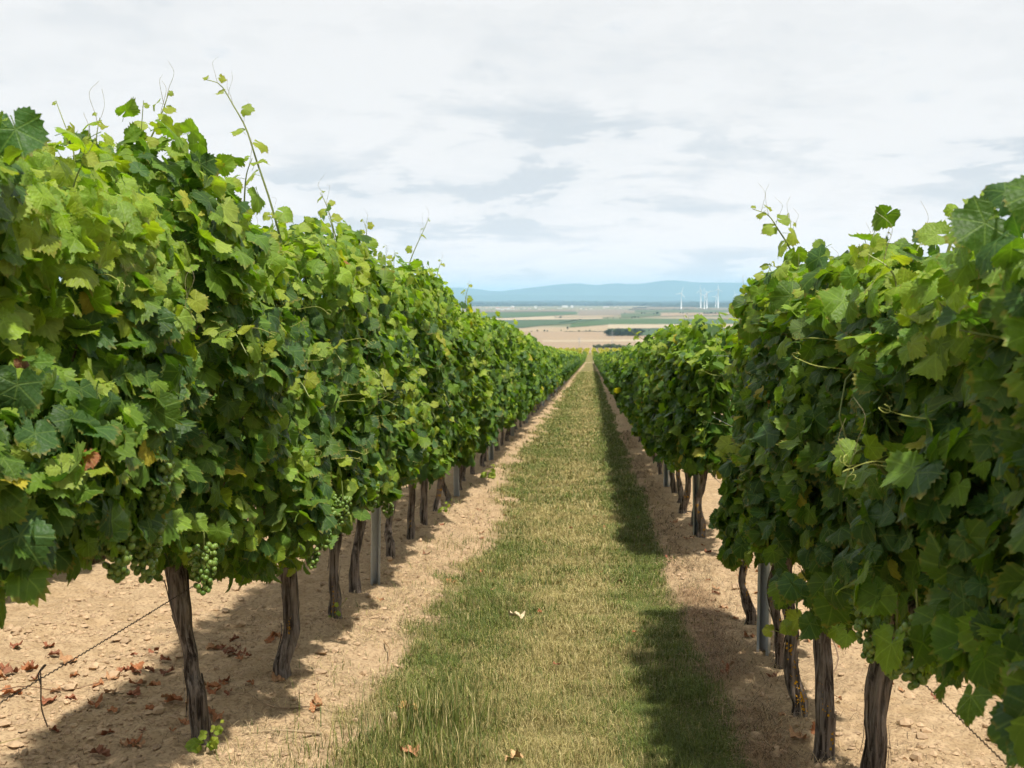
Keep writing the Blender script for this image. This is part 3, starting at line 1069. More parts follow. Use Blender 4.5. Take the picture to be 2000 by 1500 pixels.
# ------------------------------------------------------------------ trunks, shoots, tendrils, grapes
def trunk_mesh(base, lean, h, r, seed, near):
    g = np.random.default_rng(seed)
    m, n = (46, 26) if near == 0 else ((18, 12) if near == 1 else (7, 7))
    ctrl = np.array([(0, 0, -.06), (lean[0] * .1 + g.normal() * .008, lean[1] * .1, h * .12), (lean[0] * .35 + g.normal() * .026, lean[1] * .4 + g.normal() * .02, h * .4),
                     (lean[0] * .7 + g.normal() * .026, lean[1] * .7 + g.normal() * .012, h * .72), (lean[0], lean[1], h), (lean[0] * 1.05, lean[1] + g.normal() * .02, h + .10)])
    if seed == 1013:
        ctrl = np.array([(0, 0, -.06), (-.012, 0, .08), (-.045, .02, .28), (-.085, .03, .50), (lean[0], lean[1], h), (lean[0] * 1.1, lean[1], h + .1)])
    if seed in (1513, 1526, 1539):
        ctrl[1:4, 0] = lean[0] * np.array([.1, .4, .7]) + np.array([.004, .010, .004]) * (1 if seed == 1526 else -1)
    P = curve_pts(ctrl, m)
    f = np.linspace(0, 1, m)
    if near < 2:
        P[:, 0] += (vn(f * 6, f * 0 + seed, 63) - .5) * .030 + (vn(f * 13, f * 0 + seed, 65) - .5) * .012
        P[:, 1] += (vn(f * 6, f * 0 + seed, 64) - .5) * .030
    R = r * (1.0 + .45 * np.exp(-f * 9) - .18 * np.sin(f * np.pi) + .16 * np.exp(-((f - .9) / .12) ** 2) + .26 * (vn(f * 8, f * 0 + seed, 61) - .5))
    t, a, b = frames(P)
    th = np.arange(n) / n * 2 * np.pi
    FF, TH = np.meshgrid(f, th, indexing='ij')
    tw = TH + FF * g.uniform(-1.5, 1.5)
    nz = lambda k, fz, sd: vn(np.cos(tw) * k + 10, np.sin(tw) * k + FF * fz + 20, sd)
    rid = 1 + .42 * (nz(1.3, 3.0, seed) - .5) + .34 * (np.abs(nz(4.5, 2.2, seed + 1) - .5) * 2 - .4) + .10 * (nz(9, 5, seed + 2) - .5)
    # burl knots
    for _ in range(4):
        kf, kt = g.uniform(.2, .9), g.uniform(0, 6.28)
        rid += .22 * np.exp(-((FF - kf) / .07) ** 2 - (np.angle(np.exp(1j * (TH - kt))) / .6) ** 2)
    RR = R[:, None] * rid
    V = (P[:, None, :] + RR[:, :, None] * (np.cos(th)[None, :, None] * a[:, None, :] + np.sin(th)[None, :, None] * b[:, None, :])).reshape(-1, 3)
    i = np.arange(m - 1)[:, None] * n; j = np.arange(n)[None, :]; jn = (j + 1) % n
    Q = np.stack([i + j, i + n + j, i + n + jn, i + jn], -1).reshape(-1, 4)
    T = np.vstack([Q[:, [0, 1, 2]], Q[:, [0, 2, 3]]])
    T = np.vstack([T, [[(m - 1) * n, (m - 1) * n + k, (m - 1) * n + k + 1] for k in range(1, n - 1)]])
    return mesh_np('trunk', V, T, M_BARK, None, None, True), P, R


M_LICHEN = simple('yellow_lichen', (.52, .27, .02), .95, .05, .35, 220.0)
M_GRAPE = None


def grape_material():
    t = NT('green_grape')
    oi = t.n('ShaderNodeObjectInfo')
    col = t.mix(oi.outputs['Random'], (.085, .155, .022), (.150, .220, .040))
    b = t.n('ShaderNodeBsdfPrincipled')
    t.set(b.inputs['Base Color'], col); b.inputs['Roughness'].default_value = .38
    b.inputs['Specular IOR Level'].default_value = .4
    b.inputs['Subsurface Weight'].default_value = .25
    b.inputs['Subsurface Radius'].default_value = (.4, .6, .1)
    b.inputs['Subsurface Scale'].default_value = .006
    return t.finish(b.outputs[0])


def ico_mesh(name, mat):
    import bmesh
    bm = bmesh.new(); bmesh.ops.create_icosphere(bm, subdivisions=2, radius=1.0)
    for f in bm.faces: f.smooth = True
    me = bpy.data.meshes.new(name); bm.to_mesh(me); bm.free(); me.materials.append(mat)
    return me


M_GRAPE = grape_material()
GRAPE_ME = ico_mesh('grape', M_GRAPE)


def grape_bunch(parent, pos, size, seed):
    """pos: top of the bunch relative to the vine"""
    g = np.random.default_rng(seed)
    mb = MB()
    L = .15 * size
    mb.tube([(0, 0, .07), (.004, 0, .02), (0, 0, -L * .9)], [.003, .0028, .0015], 4, (.16, .20, .05))
    root = link('grape_bunch', mb.mesh('grape_bunch', M_STEM), parent, tuple(pos))
    k, pts = 0, []
    tries = 0
    while len(pts) < 72 and tries < 6000:
        tries += 1
        f = g.random() ** .8
        rr = (.042 * (1 - f) ** .6 + .010) * size
        a = g.uniform(0, 6.283); q = math.sqrt(g.uniform(.2, 1))
        p = np.array([math.cos(a) * rr * q, math.sin(a) * rr * q, -f * L])
        if all(np.linalg.norm(p - o) > .0128 for o in pts):
            pts.append(p)
    for p in pts:
        o = link('grape', GRAPE_ME, root, tuple(p))
        s = g.uniform(.0082, .0102)
        o.scale = (s, s, s * 1.06)
    return root


def put_leaf(parent, loc, B, s, col, name='leaf'):
    M = Matrix.Identity(4)
    for r in range(3):
        for c in range(3):
            M[r][c] = float(B[r, c] * s)
        M[r][3] = float(loc[r])
    o = bpy.data.objects.new(name, LEAF_ME[random.randrange(len(LEAF_ME))])
    COL.objects.link(o)
    o.parent = parent
    o.matrix_basis = M
    o.color = (float(col[0]), float(col[1]), float(col[2]), 1)
    return o


def tendril_mesh(P, r, col, curl=True, seed=0):
    g = np.random.default_rng(seed)
    P = curve_pts(P, 14)
    if curl:
        # the end winds up like a loose spring
        t, a, b = frames(P)
        k = np.linspace(0, 1, 34)[1:]
        R = .013 * (1 - k * .6); ang = k * g.uniform(8, 15)
        u = t[-1]; v = np.cross(u, g.normal(size=3)); v /= np.linalg.norm(v); w = np.cross(u, v)
        cen = P[-1] + v * .013
        H = cen + (-np.cos(ang) * R)[:, None] * v + (np.sin(ang) * R)[:, None] * u + w * (.0022 * ang)[:, None]
        P = np.vstack([P, H])
    mb = MB(); mb.tube(P, np.linspace(r, r * .5, len(P)), 3, col)
    return mb.mesh('tendril', M_STEM)


def shoot(vine, org, pts, r0, nleaf, young, seed, big=1.0, tendrils=2, name='shoot'):
    """a cane with leaves along it; pts absolute; parts hang under the vine"""
    g = np.random.default_rng(seed)
    P = curve_pts(np.array(pts) - org, 16)
    mb = MB()
    cc = np.linspace(0, 1, 16)[:, None]
    colr = (1 - cc) * np.array([.10, .13, .03]) + cc * np.array([.22, .26, .05])
    mb.tube(P, np.linspace(r0, r0 * .32, 16), 5, np.repeat(colr, 5, 0))
    sh = link(name, mb.mesh(name, M_STEM), vine)
    for k in range(nleaf):
        f = .08 + .90 * k / max(1, nleaf - 1)
        p = P[min(15, int(f * 15))]
        side = 1 if k % 2 else -1
        s = (.062 * (1 - f) ** .7 + .016) * big * g.uniform(.85, 1.1)
        n = np.array([[.25 * side + g.normal() * .3, -.55 + g.normal() * .3, .55 + g.normal() * .25]])
        t = np.array([[side * 1.0, -.1, -.25 + f * .4 + g.normal() * .25]])
        B = basis(n, t)[0]
        c = C_MID[k % 3] * (1 - f) + C_YOUNG[k % 4] * f if not young else C_YOUNG[k % 4] * (1 - f * .3) + np.array([.33, .26, .06]) * f * .25
        put_leaf(sh, p + np.array([side * s * .75, -.01, .02 * g.random()]), B, s, c)
    for k in range(tendrils):
        f = .45 + .5 * (k + 1) / (tendrils + .5)
        p = P[min(15, int(f * 15))]
        side = -1 if k % 2 else 1
        q = [p, p + np.array([side * .008, .0, .035]), p + np.array([side * (.012 + .015 * g.random()), 0, .07 + .03 * g.random()]), p + np.array([side * .012 * g.normal(), .01, .10 + .04 * g.random()])]
        link('tendril', tendril_mesh(q, .0010, (.17, .15, .07), False, seed + k), sh)
    return sh


# ------------------------------------------------------------------ the rows
LEFT_Y = [2.55, 4.47, 5.52, 6.71, 7.50, 8.72, 9.81, 10.54, 11.45, 12.38, 13.3, 14.15]
RIGHT_Y = [2.10, 3.66, 4.44, 5.02, 5.88, 6.69, 9.86, 10.57, 11.57, 12.4, 13.2, 14.1]
_g = random.Random(4)
while LEFT_Y[-1] < 112: LEFT_Y.append(LEFT_Y[-1] + _g.uniform(.9, 1.12))
while RIGHT_Y[-1] < 112: RIGHT_Y.append(RIGHT_Y[-1] + _g.uniform(.9, 1.12))
CELL_FIX = {('L', 0): (1.75, 3.55), ('L', 1): (3.55, 5.0), ('R', 0): (1.35, 2.95), ('R', 1): (2.95, 4.05), ('R', 5): (6.28, 6.60), ('R', 6): (8.75, 10.2)}
TRUNK = {('L', 0): (0, 0, 1.0, .03), ('R', 0): (0, 0, 1.0, .03), ('L', 1): (-.115, .05, .70, .036), ('L', 2): (.03, .03, .72, .033), ('L', 3): (.075, .02, .70, .030), ('L', 4): (.07, .05, .68, .028), ('L', 5): (.05, .04, .66, .028),
         ('R', 1): (-.02, .02, .68, .037), ('R', 2): (-.035, .03, .68, .031), ('R', 3): (-.05, .03, .68, .030), ('R', 4): (-.03, 0, .66, .026), ('R', 5): (-.02, .03, .62, .024), ('R', 6): (.01, .02, .60, .036)}
LICHEN = {('L', 2): (.15, .45, 3), ('L', 3): (.06, .40, 11), ('L', 8): (.1, .6, 6), ('L', 9): (.1, .7, 7), ('R', 2): (.15, .50, 4), ('R', 3): (.12, .62, 14), ('R', 4): (.3, .8, 5), ('R', 5): (.3, .8, 4),
          ('R', 6): (.1, .5, 4), ('R', 7): (.1, .8, 8), ('R', 8): (.1, .8, 8), ('R', 9): (.2, .8, 5), ('L', 6): (.2, .5, 2)}
ORD = ['first', 'second', 'third', 'fourth', 'fifth', 'sixth', 'seventh', 'eighth', 'ninth', 'tenth', 'eleventh', 'twelfth', 'thirteenth', 'fourteenth', 'fifteenth', 'sixteenth', 'seventeenth', 'eighteenth', 'nineteenth', 'twentieth']
LABEL = {('L', 0): 'leafy grapevine filling the left picture edge, its trunk out of view', ('L', 1): 'nearest grapevine of the left row with dark leaning shaggy trunk',
         ('L', 2): 'left row grapevine with thick pale grey trunk and large grape bunches', ('L', 3): 'left row grapevine with bright yellow lichen on its trunk foot',
         ('L', 4): 'left row grapevine leaning right just in front of the nearest steel post', ('L', 5): 'left row grapevine with crooked trunk just behind the nearest steel post',
         ('R', 0): 'leafy grapevine filling the right picture edge, its trunk out of view', ('R', 1): 'right row grapevine with the thickest dark shaggy trunk',
         ('R', 2): 'right row grapevine with slim grey trunk beside the thickest trunk', ('R', 3): 'right row grapevine with trunk crusted in orange lichen',
         ('R', 4): 'right row grapevine with thin trunk just in front of the near steel post', ('R', 5): 'right row grapevine with thin spotted trunk behind the near post, last before the gap',
         ('R', 6): 'right row grapevine with rough grey trunk beside a post, first after the gap'}
SPECIAL_POS = {}


def bark_strips(vine, P, R, n, seed):
    g = np.random.default_rng(seed)
    for _ in range(n):
        i0 = int(g.integers(4, len(P) - 16)); ln = int(g.integers(6, 14))
        a = g.uniform(0, 6.28)
        d = np.array([math.cos(a), math.sin(a), 0])
        pts, rr = P[i0:i0 + ln], R[i0:i0 + ln]
        f = np.linspace(0, 1, ln)
        C = pts + d * (rr * 1.05 + .012 * (f if g.random() < .5 else 1 - f) ** 2)[:, None]
        w = np.cross(d, [0, 0, 1]) * g.uniform(.003, .006)
        V = np.concatenate([C - w, C + w]); k = np.arange(ln - 1)
        Q = np.stack([k, k + 1, k + 1 + ln, k + ln], -1)
        link('bark_strip', mesh_np('bark_strip', V, Q, M_BARK), vine)


def lichen(vine, P, R, f0, f1, n, seed):
    g = np.random.default_rng(seed)
    mb = MB()
    for _ in range(n):
        fc = g.uniform(f0, f1); ac = -1.45 + g.normal() * .6; big = g.uniform(.5, 1.3)
        for _q in range(int(g.integers(4, 11))):
            i = int(np.clip((fc + g.normal() * .016 * big) * (len(P) - 1), 1, len(P) - 2))
            a = ac + g.normal() * .28 * big
            d = np.array([math.cos(a), math.sin(a), 0])
            c = P[i] + d * R[i] * g.uniform(.98, 1.10) + np.array([0, 0, g.normal() * .006])
            u = np.cross(d, [0, 0, 1]); s = g.uniform(.0022, .0062)
            m = 8
            th = np.arange(m) / m * 6.283
            q = s * g.uniform(.5, 1.3, m)
            ring = c + (np.cos(th) * q)[:, None] * u + (np.sin(th) * q * 1.2)[:, None] * np.array([0, 0, 1]) - d * .004
            V = np.vstack([c + d * .0035, ring])
            mb.add(V, [[0, 1 + k, 1 + (k + 1) % m] for k in range(m)])
    o = link('lichen', mb.mesh('lichen', M_LICHEN, True), vine)
    tag(o, 'orange yellow lichen crust on the bark')


def make_vine(side, i, y, y0, y1, near, dens, grow, nobj, lod, ends):
    row = -1 if side == 'L' else 1
    x0 = ROW_L if row < 0 else ROW_R
    jx = _g.uniform(-.03, .03) if i > 1 else 0
    org = np.array([x0 + jx, y, float(gz(x0, y))])
    v = link('grapevine', None, None, tuple(org))
    if (side, i) in LABEL:
        lab = LABEL[(side, i)]
    elif i < 20:
        lab = ('%s vine of the left row counted from the camera' if row < 0 else '%s vine of the right row counted from the camera') % ORD[i]
    else:
        zone = 'middle of' if y < 50 else 'far end of'
        lab = 'leafy grapevine in the dense green hedge along the %s the %s row' % (zone, 'left' if row < 0 else 'right')
    tag(v, lab, 'grapevine', 'grapevines of the left row' if row < 0 else 'grapevines of the right row')
    lx, ly, h, r = TRUNK.get((side, i), (_g.uniform(-.06, .06), _g.uniform(-.06, .06), .62, _g.uniform(.024, .033)))
    sd = 1000 + i * 13 + (500 if row > 0 else 0)
    me, P, R = trunk_mesh(org, (lx, ly), h, r, sd, 0 if y < 8 else (1 if y < 22 else 2))
    link('trunk', me, v)
    # two cordon arms along the lower wire
    if y < 14:
        top = P[-1]
        for s in (-1, 1):
            ln = (y1 - y) if s > 0 else (y - y0)
            mb = MB()
            C = curve_pts([top - [0, 0, .04], top + [0, s * ln * .35, .05], top + [.01, s * ln * .7, .03], top + [0, s * ln * .95, .04]], 9)
            mb.tube(C, np.linspace(r * .62, r * .3, 9), 7)
            link('cordon', mb.mesh('cordon', M_BARK, True), v)
    if y < 6.9 and (side, i) not in (('L', 0), ('R', 0)):
        bark_strips(v, P, R, 14, sd + 3)
    if (side, i) in LICHEN:
        lichen(v, P, R, *LICHEN[(side, i)], sd + 5)
    pos, B, s, col, vis = gen_leaves(x0, row, y0, y1, dens, grow, ends)
    pos = pos - org
    if nobj:
        o_ = np.argsort(vis)[:nobj]
        o_ = o_[vis[o_] < 4]
        for k in o_:
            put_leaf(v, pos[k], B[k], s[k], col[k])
        keep = np.ones(len(pos), bool); keep[o_] = False
    else:
        keep = np.ones(len(pos), bool)
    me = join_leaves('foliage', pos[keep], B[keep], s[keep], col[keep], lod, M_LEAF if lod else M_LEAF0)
    f = link('foliage', me, v)
    f['kind'] = 'stuff'
    # canes rising through the canopy
    if y < 14:
        for q in range(max(3, int((y1 - y0) * 6))):
            yy = _g.uniform(y0 + .05, y1 - .05)
            tp, bt = canopy(row, np.array(yy))
            a = np.array([x0 + _g.uniform(-.05, .05), yy, prof(yy) + float(bt) + .16])
            b = a + [_g.uniform(-.2, .2), _g.uniform(-.15, .15), (float(tp) - float(bt)) * .5]
            c = np.array([x0 + _g.uniform(-.24, .24), yy + _g.uniform(-.2, .2), prof(yy) + float(tp) + _g.uniform(-.25, .0)])
            mb = MB(); C = curve_pts([a, b, c], 8) - org
            cl = (.13, .085, .04) if _g.random() < .5 else (.12, .16, .035)
            mb.tube(C, np.linspace(.0045, .002, 8), 4, cl)
            link('cane', mb.mesh('cane', M_STEM), v)
    return v, org


VINES = {}
for side, ys in (('L', LEFT_Y), ('R', RIGHT_Y)):
    for i, y in enumerate(ys):
        if y > 45: break
        y0 = (ys[i - 1] + y) / 2 if i else y - .6
        y1 = (ys[i + 1] + y) / 2
        if (side, i) in CELL_FIX: y0, y1 = CELL_FIX[(side, i)]
        if side == 'L' and i == 2: y0 = 5.0
        if side == 'R' and i == 2: y0 = 4.05
        if side == 'R' and i == 5: y0 = (5.88 + 6.69) / 2
        if side == 'R' and i == 7: y0 = 10.2
        ends = (side == 'R' and i == 6, side == 'R' and i == 5)
        if y < 6: cfg = (1.0, 1.0, 300, 0)
        elif y < 9: cfg = (1.0, 1.0, 300, 1)
        elif y < 13: cfg = (.90, 1.05, 230, 1)
        elif y < 18: cfg = (.72, 1.18, 110, 1)
        elif y < 28: cfg = (.52, 1.40, 0, 1)
        else: cfg = (.40, 1.7, 0, 2)
        VINES[(side, i)] = make_vine(side, i, y, y0, y1, 0, cfg[0], cfg[1], cfg[2], cfg[3], ends)


def far_rows():
    """vines from 45 m on share a few meshes, each still a vine of its own"""
    protos = {}
    for side, x0, row in (('L', ROW_L, -1), ('R', ROW_R, 1)):
        for q in range(5):
            yc = 60 + q * 1.02
            pos, B, s, col, vis = gen_leaves(x0, row, yc - .52, yc + .52, .22, 2.3)
            pos = pos - np.array([x0, yc, float(prof(yc))])
            me = join_leaves('foliage', pos, B, s, col, 3, M_LEAF)
            tm, P, R = trunk_mesh(None, (_g.uniform(-.05, .05), 0), .62, .030, 4000 + q, 2)
            protos[(side, q)] = (me, tm)
    for side, ys, x0 in (('L', LEFT_Y, ROW_L), ('R', RIGHT_Y, ROW_R)):
        for i, y in enumerate(ys):
            if y <= 45 or y > 112: continue
            me, tm = protos[(side, _g.randrange(5))]
            v = link('grapevine', None, None, (x0, y, float(prof(y))))
            v.scale = (1, 1, _g.uniform(.94, 1.06))
            zone = 'far end of'
            tag(v, 'leafy grapevine in the dense green hedge along the %s the %s row' % (zone, 'left' if side == 'L' else 'right'), 'grapevine',
                'grapevines of the left row' if side == 'L' else 'grapevines of the right row')
            f = link('foliage', me, v); f['kind'] = 'stuff'
            link('trunk', tm, v)
        # beyond that single vines can no longer be told apart
        row = -1 if side == 'L' else 1
        a = []
        for y0 in np.arange(112.4, 231, 4.0):
            a.append(gen_leaves(x0, row, y0, y0 + 4.0, .13, 2.9))
        pos, B, s, col, vis = [np.concatenate([q[k] for q in a]) for k in range(5)]
        o = link('distant_vines', join_leaves('distant_vines', pos, B, s, col, 3, M_LEAF))
        tag(o, 'distant end of the %s vine row merging into one green hedge' % ('left' if side == 'L' else 'right'), 'vine row', kind='stuff')
    # next rows on either side, hidden by the front ones
    for nm, x0, src in (('left', ROW_L - 2.29, 'L'), ('right', ROW_R + 2.29, 'R')):
        y = 2.0
        while y < 24:
            me, tm = protos[(src, _g.randrange(5))]
            v = link('grapevine', None, None, (x0, y, float(gz(x0, y))))
            tag(v, 'grapevine of the next row, hidden behind the %s row' % nm, 'grapevine', 'grapevines of the next row on the ' + nm)
            f = link('foliage', me, v); f['kind'] = 'stuff'; link('trunk', tm, v)
            y += 1.02


far_rows()

# ------------------------------------------------------------------ shoots, tendrils and bunches that stand out in the photograph
def near_vine(side, y):
    best = min((k for k in VINES if k[0] == side), key=lambda k: abs((LEFT_Y if side == 'L' else RIGHT_Y)[k[1]] - y))
    return VINES[best]


SHOOTS = [
    ('L', [(-1.356, 5.5, 1.70), (-1.412, 5.5, 1.917), (-1.478, 5.5, 2.119), (-1.521, 5.5, 2.253), (-1.577, 5.5, 2.354), (-1.633, 5.5, 2.443), (-1.701, 5.5, 2.466)], .0055, 9, True, 1.0, 4),
    ('L', [(-1.40, 6.9, 1.80), (-1.455, 6.9, 2.0), (-1.497, 6.9, 2.09)], .004, 6, True, .8, 2),
    ('L', [(-1.409, 9.3, 1.595), (-1.331, 9.3, 1.823), (-1.253, 9.3, 1.993), (-1.203, 9.3, 2.106)], .005, 6, True, .7, 3),
    ('L', [(-1.50, 4.1, 1.94), (-1.424, 4.1, 2.09), (-1.389, 4.1, 2.18)], .004, 6, True, .8, 3),
    ('L', [(-1.495, 3.75, 1.85), (-1.497, 3.75, 1.98), (-1.485, 3.75, 2.048)], .003, 5, True, .6, 2),
    ('L', [(-1.49, 2.95, 1.80), (-1.47, 2.95, 1.95), (-1.435, 2.95, 2.03)], .005, 5, False, .6, 0),
    ('L', [(-1.30, 4.65, 1.80), (-1.28, 4.62, 1.95), (-1.25, 4.6, 2.02)], .004, 5, False, 1.1, 1),
    ('L', [(-1.45, 7.9, 1.75), (-1.42, 7.9, 1.92), (-1.44, 7.9, 2.0)], .004, 5, True, .8, 1),
    ('L', [(-1.36, 10.9, 1.60), (-1.33, 10.9, 1.76), (-1.30, 10.9, 1.83)], .004, 5, True, .8, 1),
    ('L', [(-1.36, 13.4, 1.40), (-1.33, 13.4, 1.58), (-1.30, 13.4, 1.66)], .004, 5, True, .9, 1),
    ('L', [(-1.16, 6.2, 1.02), (-1.06, 6.15, 1.10), (-1.00, 6.1, 1.04)], .004, 6, True, .9, 1),
    ('L', [(-1.18, 3.3, 1.40), (-1.08, 3.25, 1.48), (-1.02, 3.2, 1.44)], .004, 6, True, .9, 2),
    ('L', [(-1.18, 4.6, 1.12), (-1.08, 4.55, 1.20), (-1.02, 4.5, 1.14)], .004, 6, True, .9, 1),
    ('L', [(-1.18, 7.6, 1.0), (-1.07, 7.5, 1.08), (-1.0, 7.45, .98)], .004, 6, True, .9, 1),
    ('R', [(0.89, 5.35, 1.56), (0.835, 5.35, 1.704), (0.776, 5.35, 1.8), (0.737, 5.35, 1.853), (0.673, 5.35, 1.879)], .0048, 9, True, .9, 3),
    ('R', [(0.873, 5.45, 1.60), (0.856, 5.45, 1.751), (0.84, 5.45, 1.864)], .003, 5, True, .5, 2),
    ('R', [(0.80, 3.0, 1.50), (0.839, 3.0, 1.643), (0.852, 3.0, 1.70)], .0055, 5, False, 1.0, 0),
    ('R', [(0.83, 2.75, 1.58), (0.854, 2.75, 1.68), (0.859, 2.75, 1.73)], .0055, 5, False, 1.1, 0),
    ('R', [(0.867, 3.75, 1.56), (0.862, 3.75, 1.649), (0.855, 3.75, 1.68)], .003, 4, True, .5, 1),
    ('R', [(0.90, 6.8, 1.36), (0.86, 6.8, 1.47), (0.80, 6.8, 1.56)], .004, 6, True, .8, 2),
    ('R', [(0.63, 13.0, 1.02), (0.476, 13.0, 1.131), (0.354, 13.0, 1.21)], .004, 6, True, .8, 1),
    ('R', [(0.80, 10.2, 1.12), (0.78, 10.2, 1.24), (0.75, 10.2, 1.30)], .004, 5, True, .8, 1),
    ('R', [(0.90, 4.6, .42), (0.80, 4.6, .33), (0.71, 4.6, .28), (0.64, 4.6, .30)], .004, 8, True, .9, 1),
    ('R', [(0.68, 2.9, 1.10), (0.60, 2.85, 1.16), (0.56, 2.8, 1.08)], .005, 6, False, .8, 2),
]
for _k, (_sd, _p, _r, _n, _yg, _b, _t) in enumerate(SHOOTS):
    _v, _o = near_vine(_sd, _p[0][1])
    shoot(_v, _o, _p, _r, _n, _yg, 70 + _k, _b, _t)

# young shoot tips breaking the top line of the hedges, and side shoots leaning into the aisle
for _sd, _ys in (('L', np.arange(2.7, 16, .33)), ('R', np.arange(2.0, 6.6, .30)), ('R', np.arange(9.0, 16, .36))):
    for _y in _ys:
        _y = float(_y) + _g.uniform(-.12, .12)
        _row = -1 if _sd == 'L' else 1
        _v, _o = near_vine(_sd, _y)
        _x = (ROW_L if _row < 0 else ROW_R) + _g.uniform(-.17, .17)
        _z = float(prof(_y)) + float(canopy(_row, np.array(_y))[0])
        _h = _g.choice((.06, .08, .10, .13, .18))
        shoot(_v, _o, [(_x, _y, _z - .16), (_x + _g.uniform(-.03, .03), _y, _z), (_x + _g.uniform(-.08, .08), _y + _g.uniform(-.05, .05), _z + _h)], .0035, _g.choice((4, 5, 6)), True, 300 + int(_y * 100), _g.uniform(.6, 1.0), 1 if _g.random() < .4 else 0)
        if _g.random() < (.26 if _row < 0 else .10):
            _xa = (ROW_L + .24) if _row < 0 else (ROW_R - .16)
            _za = float(prof(_y)) + _g.uniform(.95, 1.6)
            shoot(_v, _o, [(_xa, _y, _za), (_xa - _row * .10, _y, _za + .05), (_xa - _row * .17, _y - .05, _za - _g.uniform(-.06, .1))], .0035, 6, True, 900 + int(_y * 100), _g.uniform(.7, 1.0), 0)

# suckers: low green sprouts at the foot of trunks
for _k, (_sd, _x, _y, _n, _b) in enumerate((('L', -1.40, 4.40, 8, .55), ('L', -1.22, 14.6, 9, .9), ('L', -1.40, 6.68, 4, .4), ('L', -1.35, 11.3, 6, .5))):
    _v, _o = near_vine(_sd, _y)
    _z = float(gz(_x, _y))
    shoot(_v, _o, [(_x, _y, _z), (_x + .03, _y - .04, _z + .05), (_x + .09, _y - .08, _z + .09 * (1 + _b))], .003, _n, True, 170 + _k, _b, 0, 'sucker')

# curling tendrils on the sunny face
for _k in range(30):
    _sd = 'L' if _k % 3 else 'R'
    _y = _g.uniform(2.7, 7.5) if _sd == 'L' else _g.uniform(2.4, 6.3)
    _v, _o = near_vine(_sd, _y)
    _x = (ROW_L + _g.uniform(.33, .42)) if _sd == 'L' else (ROW_R - _g.uniform(.24, .33))
    _tp = float(canopy(-1 if _sd == 'L' else 1, np.array(_y))[0])
    _z = float(prof(_y)) + _g.uniform(1.0, _tp - .05)
    _s = 1 if _sd == 'L' else -1
    _a = np.array([_x - _s * .12, _y, _z])
    _q = [_a, _a + [_s * .08, _g.uniform(-.03, .03), .01], _a + [_s * .13, _g.uniform(-.04, .04), _g.uniform(-.02, .04)]]
    link('tendril', tendril_mesh(np.array(_q) - _o, .0013, (.30, .32, .07), True, _k), _v)

BUNCH = [('L', -1.17, 3.00, .955, 1.0), ('L', -1.19, 3.25, .905, 1.05), ('L', -1.215, 3.83, .735, 1.05), ('L', -1.16, 5.10, .56, 1.15), ('L', -1.14, 5.22, .62, 1.2), ('L', -1.13, 6.35, .56, 1.0),
         ('L', -1.10, 3.10, 1.09, .8), ('L', -1.14, 6.95, .42, 1.0), ('R', .72, 3.20, .75, 1.15), ('R', .71, 2.75, .80, 1.0), ('L', -1.14, 5.65, .60, .9), ('R', .74, 3.05, .72, .9)]
for _k, (_sd, _x, _y, _z, _s) in enumerate(BUNCH):
    _v, _o = near_vine(_sd, _y)
    grape_bunch(_v, np.array([_x, _y, _z]) - _o, _s, 600 + _k)

# ------------------------------------------------------------------ trellis: steel posts and wires
def post_mesh(h):
    """open C profile with lips, as rolled vineyard posts are"""
    w, d, t, lip = .058, .050, .0025, .013
    sec = [(-w / 2 + lip, -d / 2), (-w / 2, -d / 2), (-w / 2, d / 2), (w / 2, d / 2), (w / 2, -d / 2), (w / 2 - lip, -d / 2)]
    inn = [(-w / 2 + lip, -d / 2 + t), (-w / 2 + t, -d / 2 + t), (-w / 2 + t, d / 2 - t), (w / 2 - t, d / 2 - t), (w / 2 - t, -d / 2 + t), (w / 2 - lip, -d / 2 + t)]
    ring = sec + inn[::-1]
    n = len(ring)
    V = [(x, y, -.15) for x, y in ring] + [(x, y, h) for x, y in ring]
    Q = [[k, (k + 1) % n, n + (k + 1) % n, n + k] for k in range(n)]
    for k in range(5):
        Q.append([n + k, n + k + 1, n + n - 2 - k, n + n - 1 - k])
    return mesh_np('post_profile', V, Q, M_STEEL)


def hook_mesh():
    mb = MB()
    mb.tube(curve_pts([(0, -.018, 0), (0, -.034, .004), (0, -.04, .018), (0, -.034, .03)], 7), .002, 5)
    return mb.mesh('wire_hook', M_STEEL)


def build_posts():
    hk = hook_mesh()
    pm = {'L': post_mesh(1.98), 'R': post_mesh(1.66)}
    for side, x0, ys in (('L', ROW_L + .05, [2.62, 7.84, 12.7, 17.14]), ('R', ROW_R - .02, [6.12, 9.94, 14.0, 18.2])):
        while ys[-1] < 100: ys.append(ys[-1] + 4.7)
        for i, y in enumerate(ys):
            p = link('trellis_post', pm[side], None, (x0, y, float(gz(x0, y))))
            p.rotation_euler = (rad(_g.uniform(-1, 1)), rad(_g.uniform(-1.2, 1.2)), rad(_g.uniform(-10, 10)) + (rad(14) if side == 'L' else rad(-20)))
            s = 'left' if side == 'L' else 'right'
            p.scale = (1, 1, 1.0 if y < 12 else (.90 if y < 20 else (.78 if y < 36 else .66)))
            if i < 6:
                k = i if side == 'R' else i - 1
                lab = 'grey steel post, %s one visible from the front in the %s row' % (ORD[k], s) if k >= 0 else 'grey steel post just outside the left picture edge'
            else:
                lab = 'small grey steel post far down the %s row' % s
            tag(p, lab, 'post', 'steel trellis posts of the %s row' % s)
            if i < 4:
                for z in (.68, 1.05, 1.45):
                    link('wire_hook', hk, p, (0, 0, z))


build_posts()


